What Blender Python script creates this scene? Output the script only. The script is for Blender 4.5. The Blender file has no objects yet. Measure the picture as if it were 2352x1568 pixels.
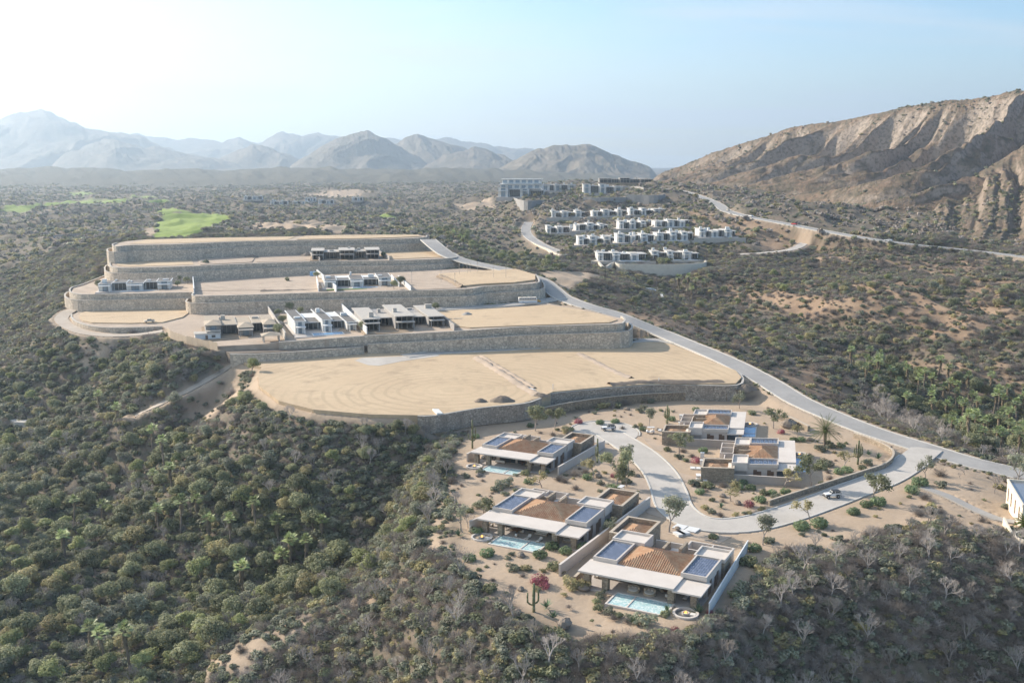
import bpy, math, random
import numpy as np
from mathutils import Vector, Matrix
R_=math.radians
rnd=random.Random(7)
sc=bpy.context.scene
C=sc.collection
# ------------------------------------------------ camera
CH=83.0; F=2340.0; PITCH=math.atan(414/2340.0)
cd=bpy.data.cameras.new('camera'); cam=bpy.data.objects.new('camera',cd); C.objects.link(cam)
cam.location=(0,0,CH); cam.rotation_euler=(math.pi/2-PITCH,0,0)
cd.sensor_width=36; cd.lens=36*F/2352; cd.clip_start=1; cd.clip_end=60000
sc.camera=cam
# ------------------------------------------------ light
SUN_AZ=-57.0; SUN_EL=26.0        # azimuth from +Y (view direction), negative = left
sd=bpy.data.lights.new('sun','SUN'); so=bpy.data.objects.new('sun',sd); C.objects.link(so)
sd.energy=5.0; sd.angle=R_(0.6); sd.color=(1.0,0.885,0.75)
_d=Vector((math.sin(R_(SUN_AZ))*math.cos(R_(SUN_EL)),math.cos(R_(SUN_AZ))*math.cos(R_(SUN_EL)),math.sin(R_(SUN_EL))))
so.rotation_euler=_d.to_track_quat('Z','Y').to_euler(); so.location=(-400,300,500)
sc.view_settings.view_transform='Standard'; sc.view_settings.look='None'
sc.view_settings.gamma=1; sc.view_settings.exposure=0.86
sc.view_settings.use_curve_mapping=False
def build_world():
    w=bpy.data.worlds.new('World'); sc.world=w; w.use_nodes=True
    nt=w.node_tree; N=nt.nodes; L=nt.links; N.clear()
    out=N.new('ShaderNodeOutputWorld'); bg=N.new('ShaderNodeBackground'); L.new(bg.outputs[0],out.inputs[0])
    sky=N.new('ShaderNodeTexSky'); sky.sky_type='NISHITA'; sky.sun_disc=False
    sky.sun_elevation=R_(SUN_EL); sky.sun_rotation=R_(SUN_AZ); sky.altitude=50
    sky.air_density=1.0; sky.dust_density=0.9; sky.ozone_density=2.2
    bg.inputs[1].default_value=0.118
    tc=N.new('ShaderNodeTexCoord'); sep=N.new('ShaderNodeSeparateXYZ'); L.new(tc.outputs['Generated'],sep.inputs[0])
    def mth(op,a,b=None,c=None):
        n=N.new('ShaderNodeMath'); n.operation=op
        for i,x in enumerate((a,b,c)):
            if x is None: continue
            if hasattr(x,'is_output'): L.new(x,n.inputs[i])
            else: n.inputs[i].default_value=x
        return n.outputs[0]
    # cloud veil on a plane above: project direction by height
    zz=mth('ADD',mth('MAXIMUM',sep.outputs[2],0.0),0.10)
    cx=N.new('ShaderNodeCombineXYZ'); L.new(mth('DIVIDE',sep.outputs[0],zz),cx.inputs[0]); L.new(mth('DIVIDE',sep.outputs[1],zz),cx.inputs[1])
    mp=N.new('ShaderNodeMapping'); L.new(cx.outputs[0],mp.inputs[0]); mp.inputs['Scale'].default_value=(0.30,0.85,1); mp.inputs['Location'].default_value=(3.1,1.7,0); mp.inputs['Rotation'].default_value=(0,0,0.45)
    n1=N.new('ShaderNodeTexNoise'); L.new(mp.outputs[0],n1.inputs['Vector']); n1.inputs['Scale'].default_value=0.8; n1.inputs['Detail'].default_value=6; n1.inputs['Roughness'].default_value=0.5; n1.inputs['Distortion'].default_value=0.5
    r1=N.new('ShaderNodeMapRange'); L.new(n1.outputs[0],r1.inputs[0]); r1.inputs[1].default_value=0.47; r1.inputs[2].default_value=0.66; r1.interpolation_type='SMOOTHSTEP'
    # whiter low in the sky and towards the sun
    lo=N.new('ShaderNodeMapRange'); L.new(sep.outputs[2],lo.inputs[0]); lo.inputs[1].default_value=0.0; lo.inputs[2].default_value=0.16; lo.inputs[3].default_value=0.45; lo.inputs[4].default_value=0.0; lo.interpolation_type='SMOOTHSTEP'
    lf=N.new('ShaderNodeMapRange'); L.new(sep.outputs[0],lf.inputs[0]); lf.inputs[1].default_value=-0.75; lf.inputs[2].default_value=0.30; lf.inputs[3].default_value=1.15; lf.inputs[4].default_value=0.0; lf.interpolation_type='SMOOTHSTEP'
    f=mth('MINIMUM',mth('ADD',mth('ADD',mth('MULTIPLY',r1.outputs[0],0.62),mth('MULTIPLY',lf.outputs[0],0.75)),lo.outputs[0]),0.92)
    mix=N.new('ShaderNodeMix'); mix.data_type='RGBA'; L.new(f,mix.inputs[0]); hs=N.new('ShaderNodeHueSaturation');hs.inputs['Saturation'].default_value=1.38;L.new(sky.outputs[0],hs.inputs['Color']);L.new(hs.outputs[0],mix.inputs[6])
    # the veil itself is a bit brighter towards the sun
    cb=N.new('ShaderNodeMix'); cb.data_type='RGBA'; L.new(lf.outputs[0],cb.inputs[0]); cb.inputs[6].default_value=(4.3,4.65,4.9,1); cb.inputs[7].default_value=(4.1,4.35,4.5,1)
    L.new(cb.outputs[2],mix.inputs[7])
    L.new(mix.outputs[2],bg.inputs[0])
build_world()
# ------------------------------------------------ photo pixel -> world (2352 wide frame)
_c,_s=math.cos(PITCH),math.sin(PITCH)
def ray(u,v):
    a=(u-1176)/F; b=-(v-784)/F
    return np.array([a,_c+b*_s,-_s+b*_c])
def P(u,v,z=0.0,kx=0.0):            # hit of the view ray with the plane Z = z + kx*X
    d=ray(u,v); t=(z-CH)/(d[2]-kx*d[0]); return (d[0]*t,d[1]*t,z+kx*d[0]*t)
def proj(p):
    x,y,z=p[0],p[1],p[2]-CH
    yy=y*_c-z*_s; zz=y*_s+z*_c
    return (1176+F*x/yy,784-F*zz/yy)
# ------------------------------------------------ numpy noise
def _h(ix,iy,seed):
    n=(ix.astype(np.int64)*374761393+iy.astype(np.int64)*668265263+seed*1442695041)&0xffffffff
    n=((n^(n>>13))*1274126177)&0xffffffff
    n=n^(n>>16)
    return (n&0xffff)/65535.0
def vnoise(x,y,seed=0):
    ix=np.floor(x);iy=np.floor(y);fx=x-ix;fy=y-iy
    fx=fx*fx*(3-2*fx);fy=fy*fy*(3-2*fy);ix=ix.astype(np.int64);iy=iy.astype(np.int64)
    a=_h(ix,iy,seed);b=_h(ix+1,iy,seed);c=_h(ix,iy+1,seed);d=_h(ix+1,iy+1,seed)
    return (a*(1-fx)+b*fx)*(1-fy)+(c*(1-fx)+d*fx)*fy
def fbm(x,y,oct=4,seed=0,gain=0.5):
    s=0;a=1;t=0
    for o in range(oct):
        s=s+a*(vnoise(x,y,seed+o*17)-0.5);t+=a;a*=gain;x=x*2.03+11.3;y=y*2.03+5.7
    return s/t*2
def ridged(x,y,oct=4,seed=0,gain=0.5):
    s=0;a=1;t=0
    for o in range(oct):
        s=s+a*(1-np.abs(2*vnoise(x,y,seed+o*13)-1));t+=a;a*=gain;x=x*2.05+3.3;y=y*2.05+9.1
    return s/t
# ------------------------------------------------ scene helpers
class MB:
    def __init__(s): s.v=[];s.f=[]
    def add(s,vs,fs):
        o=len(s.v);s.v+= [tuple(v) for v in vs];s.f+=[tuple(i+o for i in f) for f in fs];return s
    def box(s,x0,y0,z0,x1,y1,z1):
        return s.add([(x0,y0,z0),(x1,y0,z0),(x1,y1,z0),(x0,y1,z0),(x0,y0,z1),(x1,y0,z1),(x1,y1,z1),(x0,y1,z1)],
          [(0,3,2,1),(4,5,6,7),(0,1,5,4),(1,2,6,5),(2,3,7,6),(3,0,4,7)])
    def frame(s,x0,y0,x1,y1,z0,z1,t):     # hollow rectangular wall
        s.box(x0,y0,z0,x1,y0+t,z1);s.box(x0,y1-t,z0,x1,y1,z1);s.box(x0,y0+t,z0,x0+t,y1-t,z1);s.box(x1-t,y0+t,z0,x1,y1-t,z1);return s
    def prism(s,poly,z0,z1):
        n=len(poly)
        g=lambda q,z:(q[0],q[1],z if not callable(z) else z(q))
        return s.add([g(q,z0) for q in poly]+[g(q,z1) for q in poly],[tuple(range(n-1,-1,-1)),tuple(range(n,2*n))]+[(i,(i+1)%n,n+(i+1)%n,n+i) for i in range(n)])
    def tube(s,p,q,r0,r1,n=6,cap=True):
        p=Vector(p);q=Vector(q);d=(q-p)
        if d.length<1e-6:return s
        d.normalize();a=d.orthogonal().normalized();b=d.cross(a);vs=[]
        for c_,r in((p,r0),(q,r1)):
            for i in range(n):
                t=2*math.pi*i/n;vs.append(tuple(c_+a*(r*math.cos(t))+b*(r*math.sin(t))))
        fs=[(i,(i+1)%n,n+(i+1)%n,n+i) for i in range(n)]
        if cap: fs+= [tuple(range(n-1,-1,-1)),tuple(range(n,2*n))]
        return s.add(vs,fs)
    def disc(s,cx,cy,z0,z1,r0,r1=0,n=28):   # ring or cylinder
        if r1<=0: return s.prism([(cx+r0*math.cos(2*math.pi*i/n),cy+r0*math.sin(2*math.pi*i/n)) for i in range(n)],z0,z1)
        vs=[]
        for r,z in((r0,z0),(r0,z1),(r1,z1),(r1,z0)):
            vs+=[(cx+r*math.cos(2*math.pi*i/n),cy+r*math.sin(2*math.pi*i/n),z) for i in range(n)]
        fs=[]
        for k in range(4):
            a=k*n;b=((k+1)%4)*n
            fs+=[(a+i,a+(i+1)%n,b+(i+1)%n,b+i) for i in range(n)]
        return s.add(vs,fs)
    def blob(s,cx,cy,cz,rx,ry,rz,n=10,m=7,jit=0.0,rg=None):
        vs=[];fs=[]
        for j in range(m+1):
            ph=math.pi*j/m
            for i in range(n):
                t=2*math.pi*i/n;k=1+(rg.uniform(-jit,jit) if rg else 0)
                vs.append((cx+rx*k*math.sin(ph)*math.cos(t),cy+ry*k*math.sin(ph)*math.sin(t),cz+rz*k*math.cos(ph)))
        for j in range(m):
            for i in range(n): fs.append((j*n+i,(j+1)*n+i,(j+1)*n+(i+1)%n,j*n+(i+1)%n))
        return s.add(vs,fs)
    def xf(s,fn): s.v=[tuple(fn(v)) for v in s.v];return s
    def mesh(s,name,mat,smooth=False):
        me=bpy.data.meshes.new(name);me.from_pydata(s.v,[],s.f);me.materials.append(mat)
        if smooth: me.polygons.foreach_set('use_smooth',[True]*len(me.polygons))
        me.update();return me
    def build(s,name,mat,parent=None,loc=None,rz=None,smooth=False):
        return link(name,s.mesh(name,mat,smooth),parent,loc,rz)
def link(name,me,parent=None,loc=None,rz=None):
    o=bpy.data.objects.new(name,me);C.objects.link(o)
    if loc is not None:o.location=loc
    if rz is not None:o.rotation_euler=(0,0,rz)
    if parent is not None:o.parent=parent
    return o
def tag(o,label=None,cat=None,group=None,kind=None):
    if label:o['label']=label
    if cat:o['category']=cat
    if group:o['group']=group
    if kind:o['kind']=kind
    return o
def empty(name,loc=(0,0,0),rz=0,label=None,cat=None,group=None,s=1.0):
    o=bpy.data.objects.new(name,None);C.objects.link(o);o.location=loc;o.rotation_euler=(0,0,rz);o.scale=(s,s,s)
    o.empty_display_size=.5
    return tag(o,label,cat,group)
KIDS={}
def copy_tree(o,kids,loc,rz,s=1.0):
    r=o.copy();C.objects.link(r);r.location=loc;r.rotation_euler=(0,0,rz);r.scale=(s,s,s)
    for ch,gk in kids:
        c=ch.copy();C.objects.link(c);c.parent=r
        for g in gk:
            d=g.copy();C.objects.link(d);d.parent=c
    return r
def npmesh(name,verts,faces,mat,smooth=True,attrs=None):
    me=bpy.data.meshes.new(name);nv=len(verts);nf=len(faces);k=faces.shape[1]
    me.vertices.add(nv);me.vertices.foreach_set('co',np.asarray(verts,np.float32).ravel())
    me.loops.add(nf*k);me.loops.foreach_set('vertex_index',faces.astype(np.int32).ravel())
    me.polygons.add(nf);me.polygons.foreach_set('loop_start',np.arange(0,nf*k,k,dtype=np.int32))
    if smooth: me.polygons.foreach_set('use_smooth',np.ones(nf,bool))
    me.update(calc_edges=True);me.materials.append(mat)
    for an,av in (attrs or {}).items():
        a=me.attributes.new(an,'FLOAT_COLOR','POINT');a.data.foreach_set('color',np.asarray(av,np.float32).ravel())
    return me
# ------------------------------------------------ materials
def nodes(name):
    m=bpy.data.materials.new(name);m.use_nodes=True;nt=m.node_tree;nt.nodes.clear()
    return m,nt,nt.nodes,nt.links
def setin(L,sock,v):
    if hasattr(v,'is_output'): L.new(v,sock)
    elif isinstance(v,(tuple,list)) and len(v)==3 and sock.type=='RGBA': sock.default_value=(*v,1)
    else: sock.default_value=v
def nmix(N,L,f,a,b,bl='MIX'):
    m=N.new('ShaderNodeMix');m.data_type='RGBA';m.blend_type=bl
    setin(L,m.inputs[0],f);setin(L,m.inputs[6],a);setin(L,m.inputs[7],b);return m.outputs[2]
def nnoise(N,L,vec,scale,det=4,rough=0.6,lo=None,hi=None,dist=0):
    n=N.new('ShaderNodeTexNoise');L.new(vec,n.inputs['Vector']);n.inputs['Scale'].default_value=scale;n.inputs['Detail'].default_value=det;n.inputs['Roughness'].default_value=rough;n.inputs['Distortion'].default_value=dist
    if lo is None:return n.outputs[0]
    r=N.new('ShaderNodeMapRange');L.new(n.outputs[0],r.inputs[0]);r.inputs[1].default_value=lo;r.inputs[2].default_value=hi;r.clamp=True
    return r.outputs[0]
def nmath(N,L,op,a,b=0.0):
    n=N.new('ShaderNodeMath');n.operation=op;setin(L,n.inputs[0],a);setin(L,n.inputs[1],b);return n.outputs[0]
def finish(N,L,col,rough=0.8,bump=None,bstr=0.3,bdist=0.1,metal=0.0,trans=None,spec=0.3):
    out=N.new('ShaderNodeOutputMaterial');p=N.new('ShaderNodeBsdfPrincipled')
    setin(L,p.inputs['Base Color'],col);setin(L,p.inputs['Roughness'],rough);p.inputs['Metallic'].default_value=metal
    p.inputs['Specular IOR Level'].default_value=spec
    if bump is not None:
        b=N.new('ShaderNodeBump');L.new(bump,b.inputs['Height']);b.inputs['Strength'].default_value=bstr;b.inputs['Distance'].default_value=bdist;L.new(b.outputs[0],p.inputs['Normal'])
    sh=p.outputs[0]
    if trans is not None:
        t=N.new('ShaderNodeBsdfTranslucent');setin(L,t.inputs[0],col);mx=N.new('ShaderNodeMixShader');mx.inputs[0].default_value=trans;L.new(sh,mx.inputs[1]);L.new(t.outputs[0],mx.inputs[2]);sh=mx.outputs[0]
    L.new(sh,out.inputs[0]);return p
def wpos(N):
    return N.new('ShaderNodeNewGeometry').outputs['Position']
def mat_plain(name,c1,c2=None,scale=0.8,rough=0.8,bstr=0.15,metal=0,spec=0.3,fine=6.0):
    m,nt,N,L=nodes(name);pos=wpos(N);c2=c2 or tuple(x*0.8 for x in c1)
    f=nnoise(N,L,pos,scale,5,0.6,0.3,0.7);g=nnoise(N,L,pos,fine,3,0.6,0.3,0.7)
    col=nmix(N,L,f,c1,c2);col=nmix(N,L,nmath(N,L,'MULTIPLY',g,0.25),col,tuple(x*0.7 for x in c1))
    finish(N,L,col,rough,g,bstr,0.05,metal,None,spec);return m
def mat_stone(name,cols,scale=1.4,mortar=(.3,.27,.23),zs=1.5):
    m,nt,N,L=nodes(name);pos=wpos(N)
    mp=N.new('ShaderNodeMapping');L.new(pos,mp.inputs[0]);mp.inputs['Scale'].default_value=(1,1,zs)
    v=N.new('ShaderNodeTexVoronoi');L.new(mp.outputs[0],v.inputs['Vector']);v.inputs['Scale'].default_value=scale
    e=N.new('ShaderNodeTexVoronoi');e.feature='DISTANCE_TO_EDGE';L.new(mp.outputs[0],e.inputs['Vector']);e.inputs['Scale'].default_value=scale
    sp=N.new('ShaderNodeSeparateColor');L.new(v.outputs['Color'],sp.inputs[0])
    col=nmix(N,L,sp.outputs[0],cols[0],cols[1]);col=nmix(N,L,nmath(N,L,'MULTIPLY',sp.outputs[1],0.6),col,cols[2])
    big=nnoise(N,L,pos,0.12,4,0.6,0.35,0.7);col=nmix(N,L,nmath(N,L,'MULTIPLY',big,0.35),col,cols[3])
    m3=N.new('ShaderNodeMapping');L.new(pos,m3.inputs[0]);m3.inputs['Scale'].default_value=(.35,.35,.05);sk=nnoise(N,L,m3.outputs[0],1.0,4,.6,.5,.72);col=nmix(N,L,nmath(N,L,'MULTIPLY',sk,.5),col,tuple(x*.55 for x in cols[3]))
    r=N.new('ShaderNodeMapRange');L.new(e.outputs['Distance'],r.inputs[0]);r.inputs[1].default_value=0.02;r.inputs[2].default_value=0.09
    col=nmix(N,L,r.outputs[0],mortar,col)
    finish(N,L,col,0.9,r.outputs[0],0.6,0.12);return m
def mat_leaf(name,c1,c2,c3=None,trans=0.38,rough=0.6):
    m,nt,N,L=nodes(name);oi=N.new('ShaderNodeObjectInfo');c3=c3 or c2
    pos=wpos(N);f=nnoise(N,L,pos,1.1,3,0.6,0.35,0.65)
    a=nmix(N,L,oi.outputs['Random'],c1,c2);col=nmix(N,L,f,a,c3)
    hs=N.new('ShaderNodeHueSaturation');L.new(col,hs.inputs['Color'])
    r=N.new('ShaderNodeMapRange');L.new(nmath(N,L,'FRACT',nmath(N,L,'MULTIPLY',oi.outputs['Random'],7.31)),r.inputs[0]);r.inputs[3].default_value=0.72;r.inputs[4].default_value=1.3
    L.new(r.outputs[0],hs.inputs['Value'])
    finish(N,L,hs.outputs[0],rough,None,0,0,0,trans,0.15);return m
def mat_tile():
    m,nt,N,L=nodes('terracotta');pos=wpos(N)
    v=N.new('ShaderNodeTexVoronoi');L.new(pos,v.inputs['Vector']);v.inputs['Scale'].default_value=2.6
    sp=N.new('ShaderNodeSeparateColor');L.new(v.outputs['Color'],sp.inputs[0])
    col=nmix(N,L,sp.outputs[0],(.50,.30,.18),(.38,.215,.125));col=nmix(N,L,nnoise(N,L,pos,0.7,4,.6,.4,.7),col,(.52,.37,.24))
    finish(N,L,col,0.85,sp.outputs[1],0.3,0.05);return m
def mat_solar():
    m,nt,N,L=nodes('solar_panel');pos=N.new('ShaderNodeTexCoord').outputs['Object']
    b=N.new('ShaderNodeTexBrick');L.new(pos,b.inputs['Vector']);b.inputs['Scale'].default_value=1.0;b.inputs['Brick Width'].default_value=0.5;b.inputs['Row Height'].default_value=0.5;b.inputs['Mortar Size'].default_value=0.04;b.offset=0
    b.inputs['Color1'].default_value=(.04,.06,.11,1);b.inputs['Color2'].default_value=(.065,.085,.14,1);b.inputs['Mortar'].default_value=(.24,.27,.32,1)
    col=nmix(N,L,nmath(N,L,'MULTIPLY',nnoise(N,L,pos,1.5,3,.7,.50,.58),.45),b.outputs['Color'],(.22,.26,.36))
    finish(N,L,col,0.25,None,spec=0.5);return m
def mat_water(name='pool_water',c1=(.36,.58,.60),c2=(.74,.82,.81)):
    m,nt,N,L=nodes(name);pos=wpos(N)
    w=nnoise(N,L,pos,1.3,4,.6,.44,.60,1.6);col=nmix(N,L,w,c1,c2)  # near-white patches are sun sparkles painted into the water colour
    finish(N,L,col,0.06,nnoise(N,L,pos,1.6,3,.55,.2,.8,1.0),0.5,0.12,spec=0.6);return m
def mat_glow(name,col,st):
    m,nt,N,L=nodes(name);out=N.new('ShaderNodeOutputMaterial');e=N.new('ShaderNodeEmission');e.inputs[0].default_value=(*col,1);e.inputs[1].default_value=st;L.new(e.outputs[0],out.inputs[0]);return m
def mat_concrete(name,c1,c2,streak=0.25,patch=None):
    m,nt,N,L=nodes(name);pos=wpos(N)
    f=nnoise(N,L,pos,0.07,5,.6,.35,.65);g=nnoise(N,L,pos,2.5,4,.6,.3,.7);h=nnoise(N,L,pos,0.6,3,.6,.4,.7)
    col=nmix(N,L,f,c1,c2);col=nmix(N,L,nmath(N,L,'MULTIPLY',g,streak),col,tuple(x*.7 for x in c1));col=nmix(N,L,nmath(N,L,'MULTIPLY',nnoise(N,L,pos,.16,5,.7,.5,.7),.5),col,tuple(x*.78 for x in c2));col=nmix(N,L,nmath(N,L,'MULTIPLY',h,0.25),col,patch or tuple(x*.85 for x in c2))
    finish(N,L,col,0.85,g,0.15,0.03);return m
M={}
M['stone']=mat_stone('pale_rubble_stone',[(.66,.565,.45),(.36,.305,.245),(.72,.61,.475),(.50,.425,.34)],.75,(.33,.28,.225),1.25)
M['stone_near']=mat_stone('grey_rubble_stone',[(.46,.40,.33),(.21,.18,.15),(.54,.46,.37),(.32,.27,.22)],1.25,(.2,.17,.14),1.25)
M['stone_brown']=mat_stone('brown_rubble_stone',[(.42,.31,.20),(.17,.12,.085),(.54,.44,.31),(.26,.20,.14)],1.5,(.15,.12,.09))
M['stone_villa']=mat_stone('tan_ledge_stone',[(.44,.35,.25),(.18,.145,.11),(.56,.48,.38),(.30,.245,.18)],1.7,(.2,.17,.13),2.4)
M['cap']=mat_plain('wall_cap',(.50,.47,.42),(.40,.37,.33))
M['cap_tan']=mat_plain('tan_coping',(.50,.43,.34),(.40,.34,.27))
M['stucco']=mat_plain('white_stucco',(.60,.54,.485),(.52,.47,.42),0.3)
M['stucco_lit']=mat_plain('sunlit_stucco',(.64,.585,.53),(.56,.51,.46),0.25)  # lighter copy of the white stucco, sunlight put into its colour
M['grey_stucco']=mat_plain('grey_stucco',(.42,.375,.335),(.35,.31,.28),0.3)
M['cream']=mat_plain('cream_render',(.72,.66,.55),(.62,.56,.46),0.4)
M['deck']=mat_plain('stone_deck',(.52,.48,.44),(.44,.40,.37),0.8)
M['wood']=mat_plain('brown_wood',(.17,.095,.055),(.24,.14,.085),2)
M['wicker']=mat_plain('wicker',(.52,.42,.31),(.42,.33,.24),3)
M['fabric']=mat_plain('pale_cushion',(.72,.69,.64),(.62,.59,.55),2)
M['tile']=mat_tile(); M['solar']=mat_solar(); M['water']=mat_water(); M['water_blue']=mat_water('pool_water_calm',(.16,.36,.62),(.24,.46,.70))
M['flame']=mat_glow('flame',(1,.42,.08),2.5)
M['glass']=mat_plain('dark_window_glass',(.045,.055,.06),(.07,.085,.09),.4,0.12,0,0,.6)
M['vglass']=mat_plain('pale_reflecting_glass',(.22,.30,.38),(.30,.38,.45),.4,0.15,0,0,.6)
M['bglass']=mat_plain('window_shade',(.13,.085,.06),(.20,.13,.09),.6,0.3,0,0,.5)
M['white']=mat_plain('white_paint',(.76,.76,.74),(.68,.68,.66),.5,.45)
M['vwhite']=mat_plain('vehicle_white_paint',(.80,.80,.80),(.74,.74,.74),.5,.2,0,0,.5)
M['black']=mat_plain('black_trim',(.03,.03,.032),(.045,.045,.045),3,.5)
M['rubber']=mat_plain('tyre_rubber',(.022,.022,.024),(.03,.03,.03),3,.8)
M['metal']=mat_plain('grey_metal',(.45,.46,.48),(.36,.37,.38),3,.35,0,.7)
M['yellow']=mat_plain('school_bus_orange',(.62,.34,.06),(.55,.30,.05),3,.4)
M['red']=mat_plain('red_paint',(.55,.04,.03),(.5,.04,.03),3,.3)
M['concrete']=mat_plain('bare_concrete',(.38,.36,.34),(.28,.27,.26),.5)
M['gravelroof']=mat_plain('gravel_roof',(.17,.16,.15),(.12,.115,.11),.8)
M['tanroof']=mat_plain('tan_shingle',(.44,.37,.28),(.36,.30,.23),1.2)
M['asphalt']=mat_concrete('grey_road_concrete',(.38,.365,.345),(.30,.29,.275))
M['loop']=mat_concrete('pale_road_concrete',(.52,.485,.44),(.43,.40,.36))
M['kerb']=mat_plain('kerb_concrete',(.58,.56,.52),(.48,.46,.42))
M['dirt_track']=mat_concrete('dirt_track',(.46,.40,.33),(.38,.32,.26))
M['dark_dirt']=mat_plain('dark_soil',(.17,.14,.115),(.23,.19,.15),1.0,.95,.5)
M['brown_dirt']=mat_plain('brown_soil',(.34,.26,.18),(.27,.205,.145),.6,.95,.5)
M['lawn']=mat_plain('lawn',(.13,.24,.04),(.10,.19,.035),.4,.9,.3)
M['boulder']=mat_plain('boulder',(.30,.25,.20),(.20,.165,.135),1.5,.9,.6)
M['timber']=mat_plain('pale_timber',(.55,.50,.43),(.45,.40,.34),1.5)
M['bark']=mat_plain('bark',(.19,.15,.12),(.26,.22,.18),3,.9,.4)
M['palebark']=mat_plain('pale_bark',(.40,.35,.31),(.30,.26,.23),3,.9,.4)
def mat_sand(name,c1,c2,c3,rings=None):
    m,nt,N,L=nodes(name);pos=wpos(N)
    f=nnoise(N,L,pos,0.035,6,.6,.35,.65);g=nnoise(N,L,pos,0.6,5,.65,.35,.7);h=nnoise(N,L,pos,4.,3,.6,.3,.7)
    col=nmix(N,L,f,c1,c2);col=nmix(N,L,nmath(N,L,'MULTIPLY',g,.5),col,c3)
    bm=h
    # faint grader marks left in the soil
    mp=N.new('ShaderNodeMapping');L.new(pos,mp.inputs[0])
    if rings: mp.inputs['Location'].default_value=(-rings[0],-rings[1],0)
    w=N.new('ShaderNodeTexWave');L.new(mp.outputs[0],w.inputs['Vector'])
    w.wave_type='RINGS' if rings else 'BANDS';w.rings_direction='SPHERICAL';w.bands_direction='DIAGONAL'
    w.inputs['Scale'].default_value=0.075 if rings else 0.05;w.inputs['Distortion'].default_value=6;w.inputs['Detail'].default_value=4;w.inputs['Detail Scale'].default_value=0.35;w.inputs['Detail Roughness'].default_value=.6
    wr=N.new('ShaderNodeMapRange');L.new(w.outputs['Fac'],wr.inputs[0]);wr.inputs[1].default_value=.62;wr.inputs[2].default_value=.95;wr.inputs[4].default_value=.62
    msk=nnoise(N,L,pos,.03,3,.5,.38,.6)
    st=nnoise(N,L,pos,.11,6,.7,.52,.72);col=nmix(N,L,nmath(N,L,'MULTIPLY',st,.75),col,tuple(x*.68 for x in c3))
    m2=N.new('ShaderNodeMapping');L.new(pos,m2.inputs[0]);m2.inputs['Rotation'].default_value=(0,0,.5);m2.inputs['Scale'].default_value=(.05,1.1,1)
    tr=nnoise(N,L,m2.outputs[0],1.0,3,.6,.60,.68,.4);col=nmix(N,L,nmath(N,L,'MULTIPLY',tr,.55),col,tuple(x*.66 for x in c1))
    col=nmix(N,L,nmath(N,L,'MULTIPLY',wr.outputs[0],msk),col,tuple(x*.72 for x in c1))
    finish(N,L,col,0.95,nmath(N,L,'ADD',h,nmath(N,L,'MULTIPLY',g,1.5)),0.3,0.08);return m
_rc=P(1040,895,6)
M['pad0']=mat_sand('graded_sand',(.55,.425,.28),(.49,.37,.24),(.44,.335,.225),_rc)
M['pad']=mat_sand('graded_pink_sand',(.46,.37,.285),(.40,.32,.25),(.36,.29,.23))
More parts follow.
